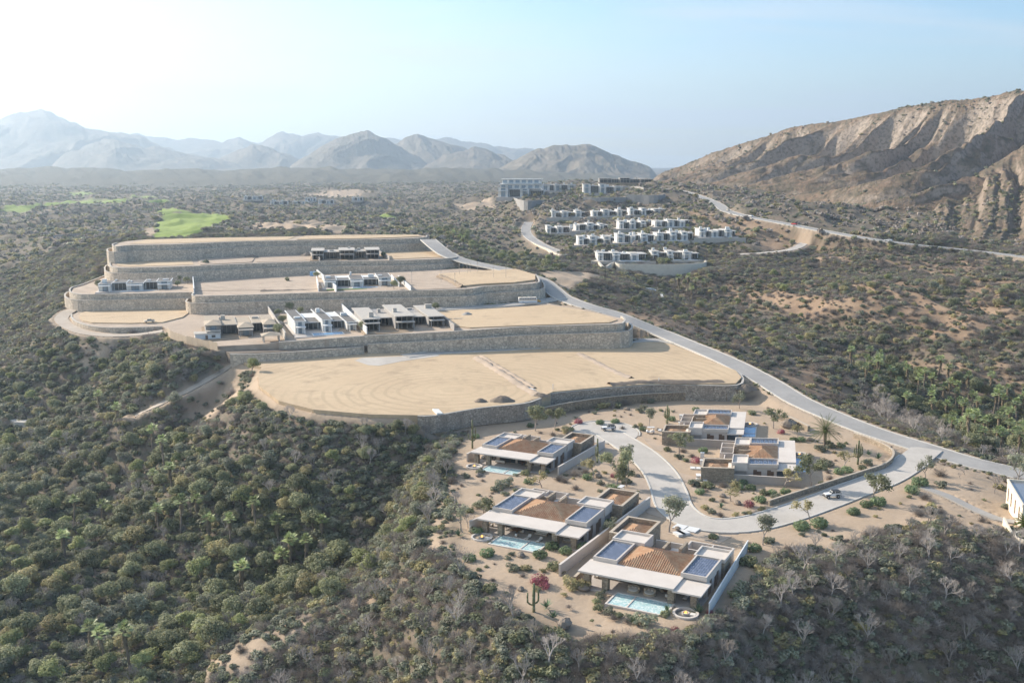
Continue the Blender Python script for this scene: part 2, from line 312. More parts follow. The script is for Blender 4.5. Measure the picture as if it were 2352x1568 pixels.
# ------------------------------------------------ terrain control (frame pixel, elevation)
Z1=(14.1,.03);Z2=(22.2,.03);Z3=(26.5,.01);Z4=(33.5,0.0);Z0=(6.0,0.0)
CT=[ # villa plateau
(1060,1010,0),(1050,1100,0),(1045,1200,0),(1050,1290,0),(1130,1370,0),(1250,1440,0),(1450,1462,0),(1620,1440,0),(1700,1350,0),(1780,1280,0),(1850,1235,0),
(1300,1000,0),(1500,1000,0),(1900,1000,0),(1400,1200,0),(1600,1300,0),(1500,1380,0),(1250,1250,0),(2000,1080,0),(2200,1060,-.5),(2352,1110,-2),(2250,1180,-1),(2352,1200,-1),(2100,1170,0),(1950,1200,0),(2000,1010,0),(1850,960,0),(1750,910,2),
(1000,985,-1),(1100,968,0),(1250,955,0),(1500,925,0),(1650,905,1),
# left slope and valley
(1000,1040,-5),(950,1050,-9),(900,1150,-16),(1000,1150,-5),(980,1250,-8),(900,1280,-16),(800,1100,-20),(800,1250,-27),(700,1150,-27),(700,1300,-30),(600,1200,-30),(600,1400,-31),(400,1200,-31),(400,1450,-32),(200,1300,-32),(0,1300,-31),(0,1500,-32),(200,1568,-33),(430,1600,-33),(-300,1300,-28),(-300,1600,-30),
(900,1000,-6),(850,968,2),(800,1020,-9),(700,1000,-10),(650,945,0),(600,960,-8),(560,900,0),(520,1000,-17),(450,1100,-27),(300,1100,-29),(100,1100,-30),(100,1000,-28),(70,960,-27),(250,980,-27),(300,950,-23),(400,910,-14),(480,860,-5),(530,832,3),(575,855,5),
(450,815,2),(400,775,8),(380,800,3),(400,850,-8),(300,850,-12),(250,900,-19),(150,870,-19),(200,800,-3),(180,775,5),(300,775,6),(130,730,6),(135,700,6),(90,760,-5),(0,850,-20),(0,750,-8),(0,950,-26),(-200,900,-22),
# spur bottom centre
(1010,1290,-4),(960,1320,-8),(880,1350,-11),(800,1385,-14),(700,1430,-18),(600,1475,-21),(500,1530,-24),(900,1450,-14),(1000,1400,-9),(1176,1568,-8),(800,1568,-22),(650,1568,-25),(1100,1450,-4),(1300,1520,-4),(1500,1540,-4),(1300,1700,-20),(800,1700,-30),(300,1750,-36),
(1700,1480,-5),(1800,1400,-3),(1780,1330,-1),(2100,1205,2.5),(1900,1260,1.5),(2250,1230,2),(2352,1300,-1),(2352,1568,-18),(1800,1568,-14),(2100,1450,-8),(2000,1340,-2),(2200,1350,-4),(2100,1700,-25),(2600,1400,-10),(2600,1200,-4),(1700,1700,-22),
# left scrub
(150,650,10),(100,700,2),(0,700,-4),(200,640,14),(235,610,20),(200,550,20),(100,600,10),(0,620,3),(100,530,14),(0,540,6),(255,590,24),(300,545,27),(-300,600,0),(-300,500,0),
(400,540,22),(350,530,19),(430,500,14),(480,490,12),(520,500,16),(560,520,22),(0,480,4),(200,480,5),(200,440,0),(0,440,0),(500,440,0),(500,410,-5),(0,405,-10),(1000,405,-8),(-300,430,0),
(620,522,27),(700,510,31),(800,522,26),(860,515,20),(920,530,20),(950,500,8),(1000,480,3),(980,520,12),(1100,530,6),(1150,590,6),(1090,575,14),(1130,600,14),(1200,625,14),(1290,628,17),(1220,575,9),(1040,555,20),(900,455,0),(1050,455,6),(750,440,12),(820,437,14),(700,460,9),(600,462,8),(650,475,10),(850,470,4),(600,490,12),(1150,500,12),(1050,500,4),
# estate and hilltop
(1215,545,15),(1205,525,18),(1240,575,13),(1300,590,12),(1390,612,10),(1300,520,21),(1400,505,26),(1500,500,29),(1600,530,26),(1500,560,20),(1400,565,18),(1700,565,19),(1450,622,8),(1600,625,10),(1600,650,0),(1800,620,9),(1340,470,32),(1250,480,34),(1200,462,38),(1400,462,42),(1300,440,44),(1500,450,44),(1160,470,30),(1120,450,18),(1100,430,14),(1450,425,42),(1550,480,38),(1250,430,40),
(1540,437,48),(1650,472,40),(1700,490,38),(1850,520,32),(2000,547,27),(2200,572,22),(2352,595,19),(2600,640,15),(1650,510,32),(1750,530,27),(1850,560,20),(1950,572,19),(1700,600,14),(2100,590,18),
# right hills and palm ravine
(1900,620,10),(2100,620,12),(2300,650,12),(2000,690,8),(2200,700,6),(2352,690,9),(1800,690,2),(1700,690,-2),(1620,700,-4),(1500,690,2),(1560,670,-3),(1450,660,6),(1390,650,13),(1350,700,10),(1450,730,6),(1550,760,2),(1650,800,0),(1800,790,-5),(1750,750,-5),(1700,840,2),(1850,855,-2),(1930,905,-4),(1950,850,-9),(2050,880,-15),(2150,920,-19),(2250,960,-21),(2352,1000,-22),(2200,1010,-10),(2050,950,-7),(1960,955,-4),(2100,820,-9),(2300,860,-11),(2200,790,-3),(2352,780,0),(2000,760,-1),(2352,1065,-9),(2250,1045,-5),(2150,1015,-2),(1900,740,0),(2100,730,4),(2600,1000,-20),(2600,800,-4),(1530,790,6),(1600,815,5),
]
def bench(px,zz): return [P(u,v,zz[0],zz[1]) for u,v in px]
B0=bench([(560,832),(600,842),(593,860),(595,885),(640,920),(720,940),(850,951),(960,953),(1000,952),(1100,935),(1200,925),(1245,910),(1270,899),(1400,887),(1500,880),(1600,881),(1690,880),(1703,866),(1690,850),(1640,832),(1600,815),(1560,797),(1520,781),(1440,776),(1300,782),(1000,797),(826,805),(700,815),(600,822)],Z0)
B1=bench([(168,722),(168,730),(178,739),(205,748),(250,753),(320,752),(373,749),(405,765),(450,785),(500,795),(600,790),(657,786),(750,781),(844,772),(1041,762),(1200,752),(1328,748),(1420,745),(1432,740),(1431,732),(1391,722),(1330,708),(1266,698),(1238,684),(1047,696),(826,700),(442,706),(439,697),(279,700),(201,706)],Z1)
B2=bench([(242,632),(190,655),(168,662),(164,671),(180,676),(207,677),(300,675),(443,672),(447,680),(500,680),(773,672),(910,669),(1066,665),(1110,659),(1180,655),(1228,651),(1234,644),(1228,632),(1185,621),(1075,612),(897,614),(735,620),(448,638)],Z2)
B3=bench([(262,594),(255,606),(262,614),(300,616),(445,612),(579,606),(735,601),(897,599),(1016,595),(1048,590),(1040,582),(1010,577),(972,568),(900,570),(735,577),(560,582),(400,588)],Z3)
B4=bench([(272,558),(262,562),(268,567),(300,564),(404,562),(542,556),(679,553),(827,551),(920,549),(970,546),(978,542),(960,539.5),(800,540),(735,541),(679,543),(486,546),(335,550),(290,554)],Z4)
BENCH=[('B0',B0,Z0),('B1',B1,Z1),('B2',B2,Z2),('B3',B3,Z3),('B4',B4,Z4)]
def addct(px,z,kx=0):
    for u,v in px: CT.append((u,v,z,kx))
addct([(1000,806),(826,815),(1200,795),(1350,787),(1440,783),(657,823)],6.0)
addct([(279,706),(220,703),(442,713),(826,706),(1047,703),(1238,691)],*Z1)
addct([(243,636),(448,643),(735,625),(1075,617)],*Z2)
addct([(254,600),(560,587),(900,575)],*Z3)
_cw=[]
for c in CT:
    p=P(c[0],c[1],c[2],c[3] if len(c)>3 else 0);_cw.append(p)
_cw+=[(0,60,-40),(-60,80,-45),(60,80,-40),(-200,150,-40),(200,120,-35),(-9000,13000,-12),(9000,13000,-12),(0,13000,-12),(-4000,7000,-12),(4000,6000,-12),(0,6000,-12),(2500,3000,0),(-2500,3000,-5),(900,500,10),(-800,500,0),(-700,900,8),(1500,1500,20),(-1500,1500,0),(600,1800,10)]
_cw=np.array(_cw)
# scale elevation targets live at their pixel hit; interpolate in (x/y, ln y)
def _wc(x,y):
    y=np.maximum(y,40.0);return (x/y)*1.9,np.log(y)
_ca,_cb=_wc(_cw[:,0],_cw[:,1])
def _ker(a,b,A,B): return np.sqrt((a[:,None]-A[None,:])**2+(b[:,None]-B[None,:])**2+0.03**2)
_K=_ker(_ca,_cb,_ca,_cb); _n=len(_ca)
_A=np.zeros((_n+1,_n+1));_A[:_n,:_n]=_K-np.eye(_n)*0.012;_A[:_n,_n]=1;_A[_n,:_n]=1
_w=np.linalg.solve(_A,np.append(_cw[:,2],0))
def H0(x,y):
    x=np.atleast_1d(np.asarray(x,float));y=np.atleast_1d(np.asarray(y,float));out=np.empty(x.size)
    for i in range(0,x.size,40000):
        a,b=_wc(x[i:i+40000],y[i:i+40000]);out[i:i+40000]=_ker(a,b,_ca,_cb)@_w[:_n]+_w[_n]
    return out
def inpoly(x,y,poly):
    r=np.zeros(x.shape,bool);n=len(poly);j=n-1
    for i in range(n):
        xi,yi=poly[i][0],poly[i][1];xj,yj=poly[j][0],poly[j][1]
        c=((yi>y)!=(yj>y))&(x<(xj-xi)*(y-yi)/((yj-yi) if yj!=yi else 1e-9)+xi);r^=c;j=i
    return r
def dpoly(x,y,poly,closed=True):
    d=np.full(x.shape,1e9);n=len(poly)
    for i in range(n if closed else n-1):
        ax,ay=poly[i][0],poly[i][1];bx,by=poly[(i+1)%n][0],poly[(i+1)%n][1]
        dx,dy=bx-ax,by-ay;L2=dx*dx+dy*dy+1e-9
        t=np.clip(((x-ax)*dx+(y-ay)*dy)/L2,0,1);d=np.minimum(d,np.hypot(x-ax-t*dx,y-ay-t*dy))
    return d
def smooth(a,b,x):
    t=np.clip((x-a)/(b-a),0,1);return t*t*(3-2*t)
def catmull(pts,step=2.0):
    pts=[np.array(p,float) for p in pts];pts=[2*pts[0]-pts[1]]+pts+[2*pts[-1]-pts[-2]];out=[]
    for i in range(1,len(pts)-2):
        p0,p1,p2,p3=pts[i-1:i+3];n=max(2,int(np.linalg.norm(p2-p1)/step))
        for k in range(n):
            t=k/n;out.append(.5*((2*p1)+(-p0+p2)*t+(2*p0-5*p1+4*p2-p3)*t*t+(-p0+3*p1-3*p2+p3)*t**3))
    out.append(pts[-2]);return np.array(out)
# roads: name, pixel centre line with elevation, half width, material
zz1=lambda u,v:P(u,v,*Z1)[2]
ROADS=[
('main_road',[(2700,1190,-4),(2352,1092,-2),(2230,1062,-1.2),(2110,1025,-.6),(2000,990,0),(1900,950,1),(1830,918,2),(1765,878,3.6),(1700,843,5),(1640,815,5.9),(1580,790,6.4),(1520,765,7.6),(1450,737,11),(1400,718,13),(1340,701,14.6),(1292,683,15.4),(1265,662,17.5),(1243,645,20),(1205,631,21.8),(1150,617,23),(1105,608,24),(1070,600,25),(1035,588,27),(1012,574,29.5),(995,560,32),(983,550,33.3)],4.6,'asphalt'),
('terrace_road',[(1560,787,6.3),(1500,781,6.1),(1400,786,6.1),(1250,796,6.1),(1100,804,6.1),(1000,810,6.1),(930,818,6.1)],3.2,'asphalt'),
('bus_road',[(1292,683,15.4),(1240,692,14.9),(1180,699,14.8),(1100,705,14),(1000,711,13.6),(900,713,12.8),(800,712,12)],3.4,'asphalt'),
('loop_road',[(2130,1030,-.6),(2085,1065,-.2),(2030,1098,0),(1960,1125,0),(1890,1152,0),(1800,1183,0),(1720,1203,0),(1650,1207,0),(1590,1195,0),(1550,1165,0),(1535,1125,0),(1515,1085,0),(1480,1048,0),(1440,1020,0),(1412,1003,0),(1400,995,0)],4.3,'loop'),
('highway',[(1500,432,50),(1560,438,48),(1610,452,44),(1650,470,41),(1668,484,39),(1720,498,37),(1800,513,34),(1900,532,30.5),(2000,549,27.5),(2100,562,25),(2200,572,22.5),(2352,590,19.5),(2600,625,16)],4.6,'asphalt'),
('estate_road',[(1215,510,22),(1208,525,19),(1212,540,17),(1232,556,15),(1265,572,14),(1300,580,13.5)],4.0,'asphalt'),
('connector_road',[(1868,535,28),(1850,556,22),(1820,572,19.5),(1760,580,17.5),(1700,584,16)],3.5,'loop'),
('frontage_road',[(1868,556,22),(1950,560,22),(2050,570,20.5),(2150,578,19.5),(2250,588,18),(2352,602,17)],3.5,'loop'),
('gravel_path',[(2120,1118,0),(2180,1140,0),(2230,1165,-.5),(2290,1190,-1),(2330,1198,-1)],1.3,'asphalt'),
('site_track',[(373,760,8.6),(320,768,7.5),(250,770,7),(190,762,6.5),(150,744,6.5),(142,728,7),(165,712,8),(205,703,8.6)],3.2,'dirt_track'),
('hill_track',[(1650,452,75),(1720,455,78),(1800,460,80),(1900,468,76)],0,'dirt_track'),
]
ROADS=[r for r in ROADS if r[2]>0]
RL=[(r[0],catmull([P(*p) for p in r[1]],2.0 if r[0] not in('highway','frontage_road') else 5.0),r[2],r[3]) for r in ROADS]
CUL=P(1388,992,0)
GOLF=[];EXTRA={}
def H(x,y,noise=True):
    x=np.atleast_1d(np.asarray(x,float));y=np.atleast_1d(np.asarray(y,float))
    z=H0(x,y);d=np.hypot(x,y)
    vill=dpoly(x,y,VILLA_POLY);vin=inpoly(x,y,VILLA_POLY)
    k=np.where(vin,0.0,smooth(4,24,vill))
    amp=np.clip(d/500,0.5,3.0)*k
    if noise:
        z=z+amp*(fbm(x/55,y/55,4,3)*3.4+fbm(x/14,y/14,3,9)*0.8)
        z=z+amp*np.clip(ridged(x/90+fbm(x/60,y/60,2,5)*.8,y/90,3,21)-.55,0,1)*6*smooth(330,500,d)
    if noise:
        rg_=smooth(40,110,x)*smooth(330,400,y)*(1-smooth(540,660,y));z=z+rg_*(ridged(x/75+fbm(x/80,y/80,2,8)*.7,y/120,3,33)-.6)*17
    wv=np.where(vin,1.0,1-smooth(0,22,vill));z=z*(1-wv*.93)+wv*(.05*fbm(x/9,y/9,3,2)-.04)
    for nm,poly,zz in BENCH[:2]:
        dd=dpoly(x,y,poly)
        if nm=='B0': z=np.where((x<-14)&(dd<90),np.maximum(z,zz[0]-.9-dd*.68-smooth(-34,-16,x)*9+2.6*fbm(x/14,y/14,3,4)*smooth(0,14,dd)),z)
        else: z=np.where((x<-60)&(y<520)&(dd<90),np.maximum(z,zz[0]+zz[1]*x-1.2-smooth(-110,-130,x)*1.2-np.maximum(dd-13*smooth(-110,-130,x),0)*.62-smooth(-85,-68,x)*9+2.6*fbm(x/14,y/14,3,4)*smooth(0,14,dd)),z)
    for name,pl,hw,_ in reversed(RL):
        x0,x1=pl[:,0].min()-30,pl[:,0].max()+30;y0,y1=pl[:,1].min()-30,pl[:,1].max()+30
        m=np.nonzero((x>x0)&(x<x1)&(y>y0)&(y<y1))[0]
        for i in range(0,m.size,20000):
            mi=m[i:i+20000];D=(x[mi][:,None]-pl[None,:,0])**2+(y[mi][:,None]-pl[None,:,1])**2
            j=D.argmin(1);dd=np.sqrt(D[np.arange(mi.size),j]);w=1-smooth(hw+1.0,hw+(9 if hw>3.3 else 6),dd);w2=dd<hw+0.6
            z[mi]=z[mi]*(1-w)+(pl[j,2]-0.02)*w-w2*0.35
    for nm,poly,zz in BENCH:
        ins=inpoly(x,y,poly);z=np.where(ins,np.minimum(z,zz[0]+zz[1]*x-1.2),z)
        dd=dpoly(x,y,poly);near=(~ins)&(dd<6)
        lim=zz[0]+zz[1]*x-0.5;z=np.where(near,np.minimum(z,lim+dd*.02),z)
    return z
VILLA_POLY=[P(*q,0) for q in [(1062,1000),(1030,1060),(1050,1130),(1035,1220),(1050,1290),(1120,1360),(1240,1440),(1330,1460),(1480,1462),(1610,1440),(1680,1385),(1730,1325),(1790,1275),(1900,1235),(2040,1200),(2100,1150),(2160,1110),(2100,1040),(2000,985),(1900,950),(1800,930),(1700,905),(1500,925),(1250,958),(1100,975)]]
def W(u,v,off=0.0):                 # view ray onto the terrain
    d=ray(u,v);t0=90.0
    ts=90*1.012**np.arange(0,440);x=d[0]*ts;y=d[1]*ts;z=CH+d[2]*ts
    h=H(x,y)+off;k=np.nonzero(z<h)[0]
    if len(k)==0: return None
    k=k[0]
    if k==0:return (x[0],y[0],h[0])
    lo,hi=ts[k-1],ts[k];ts2=np.linspace(lo,hi,24);x=d[0]*ts2;y=d[1]*ts2;z=CH+d[2]*ts2;h=H(x,y)+off;kk=np.nonzero(z<h)[0]
    kk=kk[0] if len(kk) else 23
    return (x[kk],y[kk],h[kk]-off)
def WP(px): return [W(u,v) for u,v in px]
GOLFP=[WP(q) for q in ([(345,548),(340,540),(355,532),(352,520),(375,505),(362,487),(372,478),(400,480),(440,490),(500,492),(528,500),(515,512),(470,530),(440,545)],
 [(0,482),(10,472),(80,468),(150,463),(240,458),(300,460),(290,466),(200,468),(120,474),(60,486)],[(160,446),(170,441),(205,440),(220,445),(190,449)],[(330,462),(345,458),(390,462),(380,468)],[(840,499),(850,495),(900,496),(925,500),(880,503)],[(290,452),(340,449),(380,456),(330,458)])]
BUNK=[WP(q) for q in ([(395,490),(400,486),(418,487),(412,493)],[(330,545),(335,532),(350,522),(358,530),(352,545)])]
SANDP=[VILLA_POLY,WP([(540,850),(500,880),(470,930),(440,960),(470,965),(520,930),(585,890)]),
 WP([(190,800),(230,785),(260,790),(240,825),(190,850),(170,840)]),
 WP([(2100,1125),(2200,1060),(2352,1115),(2352,1215),(2250,1230),(2150,1210),(2050,1215),(1900,1260),(1850,1240)]),
 WP([(435,1568),(520,1500),(640,1450),(780,1390),(830,1385),(760,1420),(640,1490),(560,1568)]),
 WP([(780,1392),(830,1372),(900,1338),(980,1305),(1010,1300),(980,1322),(900,1362),(800,1405)]),WP([(1000,1180),(1050,1080),(1045,1270),(985,1290),(960,1270)]),
 WP([(1130,455),(1040,470),(1060,480),(1140,480)]),WP([(560,520),(640,508),(700,506),(800,520),(820,532),(600,535)]),WP([(700,445),(760,436),(850,438),(870,448),(760,455)])]
DRYP=[WP([(1720,835),(1800,838),(1900,850),(1960,930),(1950,955),(1860,910),(1780,870)]),WP([(1300,665),(1340,690),(1430,730),(1540,768),(1560,750),(1440,700),(1360,665)]),
 WP([(1560,490),(1650,495),(1850,540),(1840,570),(1700,560),(1600,530)]),WP([(1640,660),(1800,655),(2050,650),(2040,680),(1800,690),(1660,680)]),WP([(1660,640),(2340,640),(2340,760),(2200,800),(2000,740),(1850,740),(1700,700)]),WP([(1450,690),(1560,700),(1700,740),(1850,800),(1780,820),(1600,790),(1500,730)]),WP([(2060,825),(2200,830),(2352,860),(2352,900),(2200,860),(2080,845)]),WP([(1850,560),(2000,575),(2200,590),(2352,620),(2352,650),(2100,620),(1850,600)])]
PADX=[WP([(1238,628),(1300,623),(1375,630),(1392,636),(1340,646),(1290,660)])]
_pq=catmull([(548,830,0),(520,846,0),(470,876,0),(430,898,0),(380,922,0),(310,955,0)],14.0);_pp=[W(q[0],q[1]) for q in _pq]
RL.append(('dirt_path',catmull(_pp,2.0),1.7,'dirt_track'))
NS=lambda x,y,s:fbm(x/s,y/s,3,31)
def pmask(x,y,polys,soft=4,nz=4):
    m=np.zeros(x.shape);dist=np.hypot(x,y)
    for pl in polys:
        if any(p is None for p in pl):continue
        a=np.array([p[:2] for p in pl]);c=(x>a[:,0].min()-20)&(x<a[:,0].max()+20)&(y>a[:,1].min()-40)&(y<a[:,1].max()+40)
        if not c.any():continue
        xi=x[c];yi=y[c];s=np.where(inpoly(xi,yi,pl),1,-1)*dpoly(xi,yi,pl);s=s+NS(xi,yi,12)*nz
        m[c]=np.maximum(m[c],smooth(-soft,soft,s))
    return m
def masks(x,y):
    sand=pmask(x,y,SANDP);gr=pmask(x,y,GOLFP,3,2);dry=pmask(x,y,DRYP,8,8);bk=pmask(x,y,BUNK,2,1);px=pmask(x,y,PADX,1,1)
    rd=np.zeros(x.shape)
    for name,pl,hw,_ in RL:
        x0,x1=pl[:,0].min()-12,pl[:,0].max()+12;y0,y1=pl[:,1].min()-12,pl[:,1].max()+12
        m=np.nonzero((x>x0)&(x<x1)&(y>y0)&(y<y1))[0]
        for i in range(0,m.size,20000):
            mi=m[i:i+20000];D=(x[mi][:,None]-pl[None,::2,0])**2+(y[mi][:,None]-pl[None,::2,1])**2
            rd[mi]=np.maximum(rd[mi],1-smooth(hw+1,hw+4,np.sqrt(D.min(1))))
    bn=np.zeros(x.shape)
    for nm,poly,zz in BENCH: bn=np.maximum(bn,np.where(inpoly(x,y,poly),1.0,1-smooth(0,5,dpoly(x,y,poly))))
    return sand,gr,dry,np.maximum(bk,px),rd,bn
def build_terrain():
    us=np.concatenate([np.linspace(-500,-60,60),np.linspace(-58,2410,820),np.linspace(2420,2900,60)]);a=(us-1176)/F
    r=[95.0]
    while r[-1]<14000:
        q=r[-1];r.append(q*(1.0030 if q<760 else 1.0055 if q<2000 else 1.02))
    r=np.array(r);A,Rr=np.meshgrid(a/_c,r);X=(A*Rr).ravel();Y=Rr.ravel()
    Zt=H(X,Y);sand,gr,dry,bk,rd,bn=masks(X,Y)
    gr2=np.clip(gr-bk,0,1)
    col=np.stack([np.clip(sand+bk+rd*.8+bn,0,1)*(1-gr2),gr2,dry*(1-gr2),np.ones_like(X)],1)
    nu,nr=len(us),len(r);i=np.arange((nr-1)*(nu-1));rr=i//(nu-1);cc=i%(nu-1);v0=rr*nu+cc
    faces=np.stack([v0,v0+1,v0+nu+1,v0+nu],1)
    me=npmesh('ground',np.stack([X,Y,Zt],1),faces,mat_ground(),True,{'mask':col})
    o=link('ground',me);tag(o,kind='structure');return o
def mat_ground():
    m,nt,N,L=nodes('scrub_soil');pos=wpos(N)
    at=N.new('ShaderNodeAttribute');at.attribute_name='mask';sp=N.new('ShaderNodeSeparateColor');L.new(at.outputs['Color'],sp.inputs[0])
    a=nnoise(N,L,pos,0.012,6,.6,.35,.65);b=nnoise(N,L,pos,0.09,5,.65,.38,.66);c=nnoise(N,L,pos,0.9,5,.65,.35,.68);d=nnoise(N,L,pos,.35,4,.7,.52,.62)
    soil=nmix(N,L,a,(.145,.11,.085),(.19,.145,.11));soil=nmix(N,L,b,soil,(.10,.09,.062));soil=nmix(N,L,nmath(N,L,'MULTIPLY',c,.4),soil,(.22,.175,.135))
    soil=nmix(N,L,nmath(N,L,'MULTIPLY',d,.7),soil,(.075,.085,.045))
    sand=nmix(N,L,b,(.43,.335,.245),(.385,.295,.21));sand=nmix(N,L,nmath(N,L,'MULTIPLY',c,.4),sand,(.33,.25,.18))
    grass=nmix(N,L,a,(.185,.26,.045),(.23,.30,.06));grass=nmix(N,L,nmath(N,L,'MULTIPLY',b,.4),grass,(.24,.29,.10))
    dry=nmix(N,L,b,(.225,.155,.105),(.36,.26,.175));dry=nmix(N,L,nmath(N,L,'MULTIPLY',c,.5),dry,(.18,.13,.09))
    col=nmix(N,L,sp.outputs[2],soil,dry)
    col=nmix(N,L,sp.outputs[0],col,sand);col=nmix(N,L,sp.outputs[1],col,grass)
    finish(N,L,col,0.95,nmath(N,L,'ADD',c,nmath(N,L,'MULTIPLY',b,4)),0.3,0.12);return m
build_terrain()
# ------------------------------------------------ polar height-field mountains
def interp(px,u): 
    a=np.array(px,float);return np.interp(u,a[:,0],a[:,1])
def mat_rock(name,c1,c2,c3,sc_=1.0,green=0.3):
    m,nt,N,L=nodes(name);pos=wpos(N);g=N.new('ShaderNodeNewGeometry');sp=N.new('ShaderNodeSeparateXYZ');L.new(g.outputs['Normal'],sp.inputs[0])
    a=nnoise(N,L,pos,.006*sc_,6,.6,.35,.65);b=nnoise(N,L,pos,.05*sc_,6,.7,.4,.62);c=nnoise(N,L,pos,.25*sc_,4,.7,.5,.6)
    st=N.new('ShaderNodeMapRange');L.new(sp.outputs[2],st.inputs[0]);st.inputs[1].default_value=.80;st.inputs[2].default_value=.55
    col=nmix(N,L,a,c1,c2);col=nmix(N,L,nmath(N,L,'MULTIPLY',st.outputs[0],.85),col,c3)
    k=nmath(N,L,'MULTIPLY',nmath(N,L,'SUBTRACT',1.15,st.outputs[0]),nmath(N,L,'MULTIPLY',b,.75));col=nmix(N,L,k,col,(.105,.095,.065))
    col=nmix(N,L,nmath(N,L,'MULTIPLY',c,.55),col,(.085,.08,.05))
    finish(N,L,col,.95,nmath(N,L,'ADD',b,c),.6,1.2*1/sc_);return m
def mountain(crest,Rc,half,base,mat,name='mountain',amp=.35,fr=1/500.,seed=1,nu=300,nt=90,shear=0.0,back=True,power=1.15,ribs=False,cn=9):
    u0,u1=crest[0][0],crest[-1][0];us=np.linspace(u0,u1,nu);T=np.linspace(-1,.7 if back else .3,nt)
    U,TT=np.meshgrid(us,T);V=interp(crest,U.ravel()).reshape(U.shape)+fbm(U/38+TT*1.3,TT*2.5+seed,5,seed,.6)*cn
    Rcc=(interp(Rc,U.ravel()).reshape(U.shape) if isinstance(Rc,list) else Rc+0*U)
    sm=lambda A_:(lambda k:np.apply_along_axis(lambda r:np.convolve(np.pad(r,k,mode='edge'),np.hanning(2*k+3)[1:-1]/np.hanning(2*k+3).sum(),'valid'),1,A_))(nu//9)
    if isinstance(Rc,list):Rcc=sm(Rcc)
    hf=(interp(half,U.ravel()).reshape(U.shape) if isinstance(half,list) else half+0*U)
    bz=(interp(base,U.ravel()).reshape(U.shape) if isinstance(base,list) else base+0*U)
    if isinstance(half,list):hf=sm(hf)
    tv=(370-V)/F      # tangent of elevation seen above the horizon
    zc=CH+tv*Rcc/_c*1.0
    R=Rcc+TT*hf
    X=(U-1176)/F*R*_c**-1*0.985;Y=R
    if ribs:bz=H0(X.ravel(),Y.ravel()).reshape(X.shape)-1.5
    prof=np.clip(1-np.abs(TT)**power,0,1)
    hgt=(zc-bz)
    edge=smooth(0,.06,(U-u0)/(u1-u0))*smooth(0,.06,(u1-U)/(u1-u0))
    q=X+shear*(Y-Rcc);wob=fbm(X*fr*.7,Y*fr*.7,3,seed+5)
    rd=ridged(q*fr+wob*.8,Y*fr*.25+wob*.5,5,seed)-.62
    if ribs:
        wb=fbm(X/150,Y/150,3,seed+5);rd=.62*(1-np.abs(2*vnoise(q*fr+wb*.9,Y*fr*.10+3,seed)-1))+.26*(1-np.abs(2*vnoise(q*fr*2.6+wb*1.5,Y*fr*.3,seed+3)-1))+.12*ridged(q*fr*7,Y*fr*1.6,3,seed+7)-.5
    A=amp*np.sin(np.clip(np.abs(TT),0,1)*math.pi)**.8
    z=bz+hgt*prof+hgt*rd*A*2.2
    if ribs:
        a_=np.abs(TT);A=smooth(0,.28,a_)*np.clip((1-a_)*4.5,0,1);tri=lambda p:np.abs((p-np.floor(p))*2-1)
        w1=fbm(X/210,Y/210,4,seed+5)*.38;rib=.58*tri(q*fr+w1)+.32*tri(q*fr*2.7+w1*2.2+fbm(X/70,Y/70,3,seed+6)*.35)+.10*tri(q*fr*6.1+w1*4+fbm(X/30,Y/30,3,seed+8)*.5)
        rib=rib*(.75+.5*vnoise(X/240,Y/240,seed+9))
        z=bz+hgt*prof*(1-np.clip(amp*smooth(0,.25,a_)*(1-rib)*1.15,0,.9))-6*(1-rib)*smooth(0,.1,a_)*np.clip((1-a_)*5,0,1)+1.5*fbm(X/9,Y/9,3,seed)*np.clip((1-a_)*6,0,1)
    z=z-(1-edge)*30-3*(np.abs(TT)>.97)*0
    z=np.where(TT<-.97,np.minimum(z,bz-8),z)
    v=np.stack([X.ravel(),Y.ravel(),z.ravel()],1);i=np.arange((nt-1)*(nu-1));r=i//(nu-1);c=i%(nu-1);a=r*nu+c
    o=link(name,npmesh(name,v,np.stack([a,a+1,a+nu+1,a+nu],1),mat,True));tag(o,kind='structure');return o,(X,Y,z,TT)
MF=mat_rock('far_mountain_rock',(.19,.155,.12),(.24,.20,.155),(.27,.23,.19),.2)
mountain([(200,350),(280,325),(330,312),(380,320),(470,324),(520,328),(560,318),(600,332),(660,310),(700,320),(740,308),(800,318),(880,318),(960,330),(1030,316),(1080,328),(1150,336),(1220,346),(1300,368),(1400,385)],11800,1800,-12,MF,seed=3,nu=360,nt=60,fr=1/700.)
mountain([(-500,330),(-300,300),(-100,305),(0,292),(60,270),(125,256),(170,275),(220,300),(280,308),(330,316),(370,328),(420,345),(480,362),(540,374),(620,386)],9200,1900,-12,MF,seed=8,fr=1/800.,nt=70)
mountain([(120,380),(180,352),(230,335),(280,322),(320,332),(370,340),(430,352),(500,366),(560,374),(640,388)],7800,1100,-12,MF,seed=12,nt=60)
mountain([(470,385),(520,362),(560,345),(590,332),(640,345),(690,362),(740,384)],8300,1000,-12,MF,seed=15,nt=50,nu=200)
mountain([(660,390),(700,365),(740,343),(780,322),(820,312),(850,307),(880,320),(905,332),(940,350),(980,368),(1020,388)],6800,1100,-12,MF,seed=22,nt=80,nu=260,fr=1/450.)
mountain([(850,388),(885,350),(905,334),(935,320),(965,314),(1000,320),(1040,334),(1090,350),(1140,366),(1200,386)],7400,1000,-12,MF,seed=31,nt=70,nu=240,fr=1/450.)
mountain([(960,390),(1000,368),(1050,348),(1090,337),(1120,345),(1170,362),(1230,388)],6400,800,-12,MF,seed=37,nt=60,nu=200,fr=1/400.)
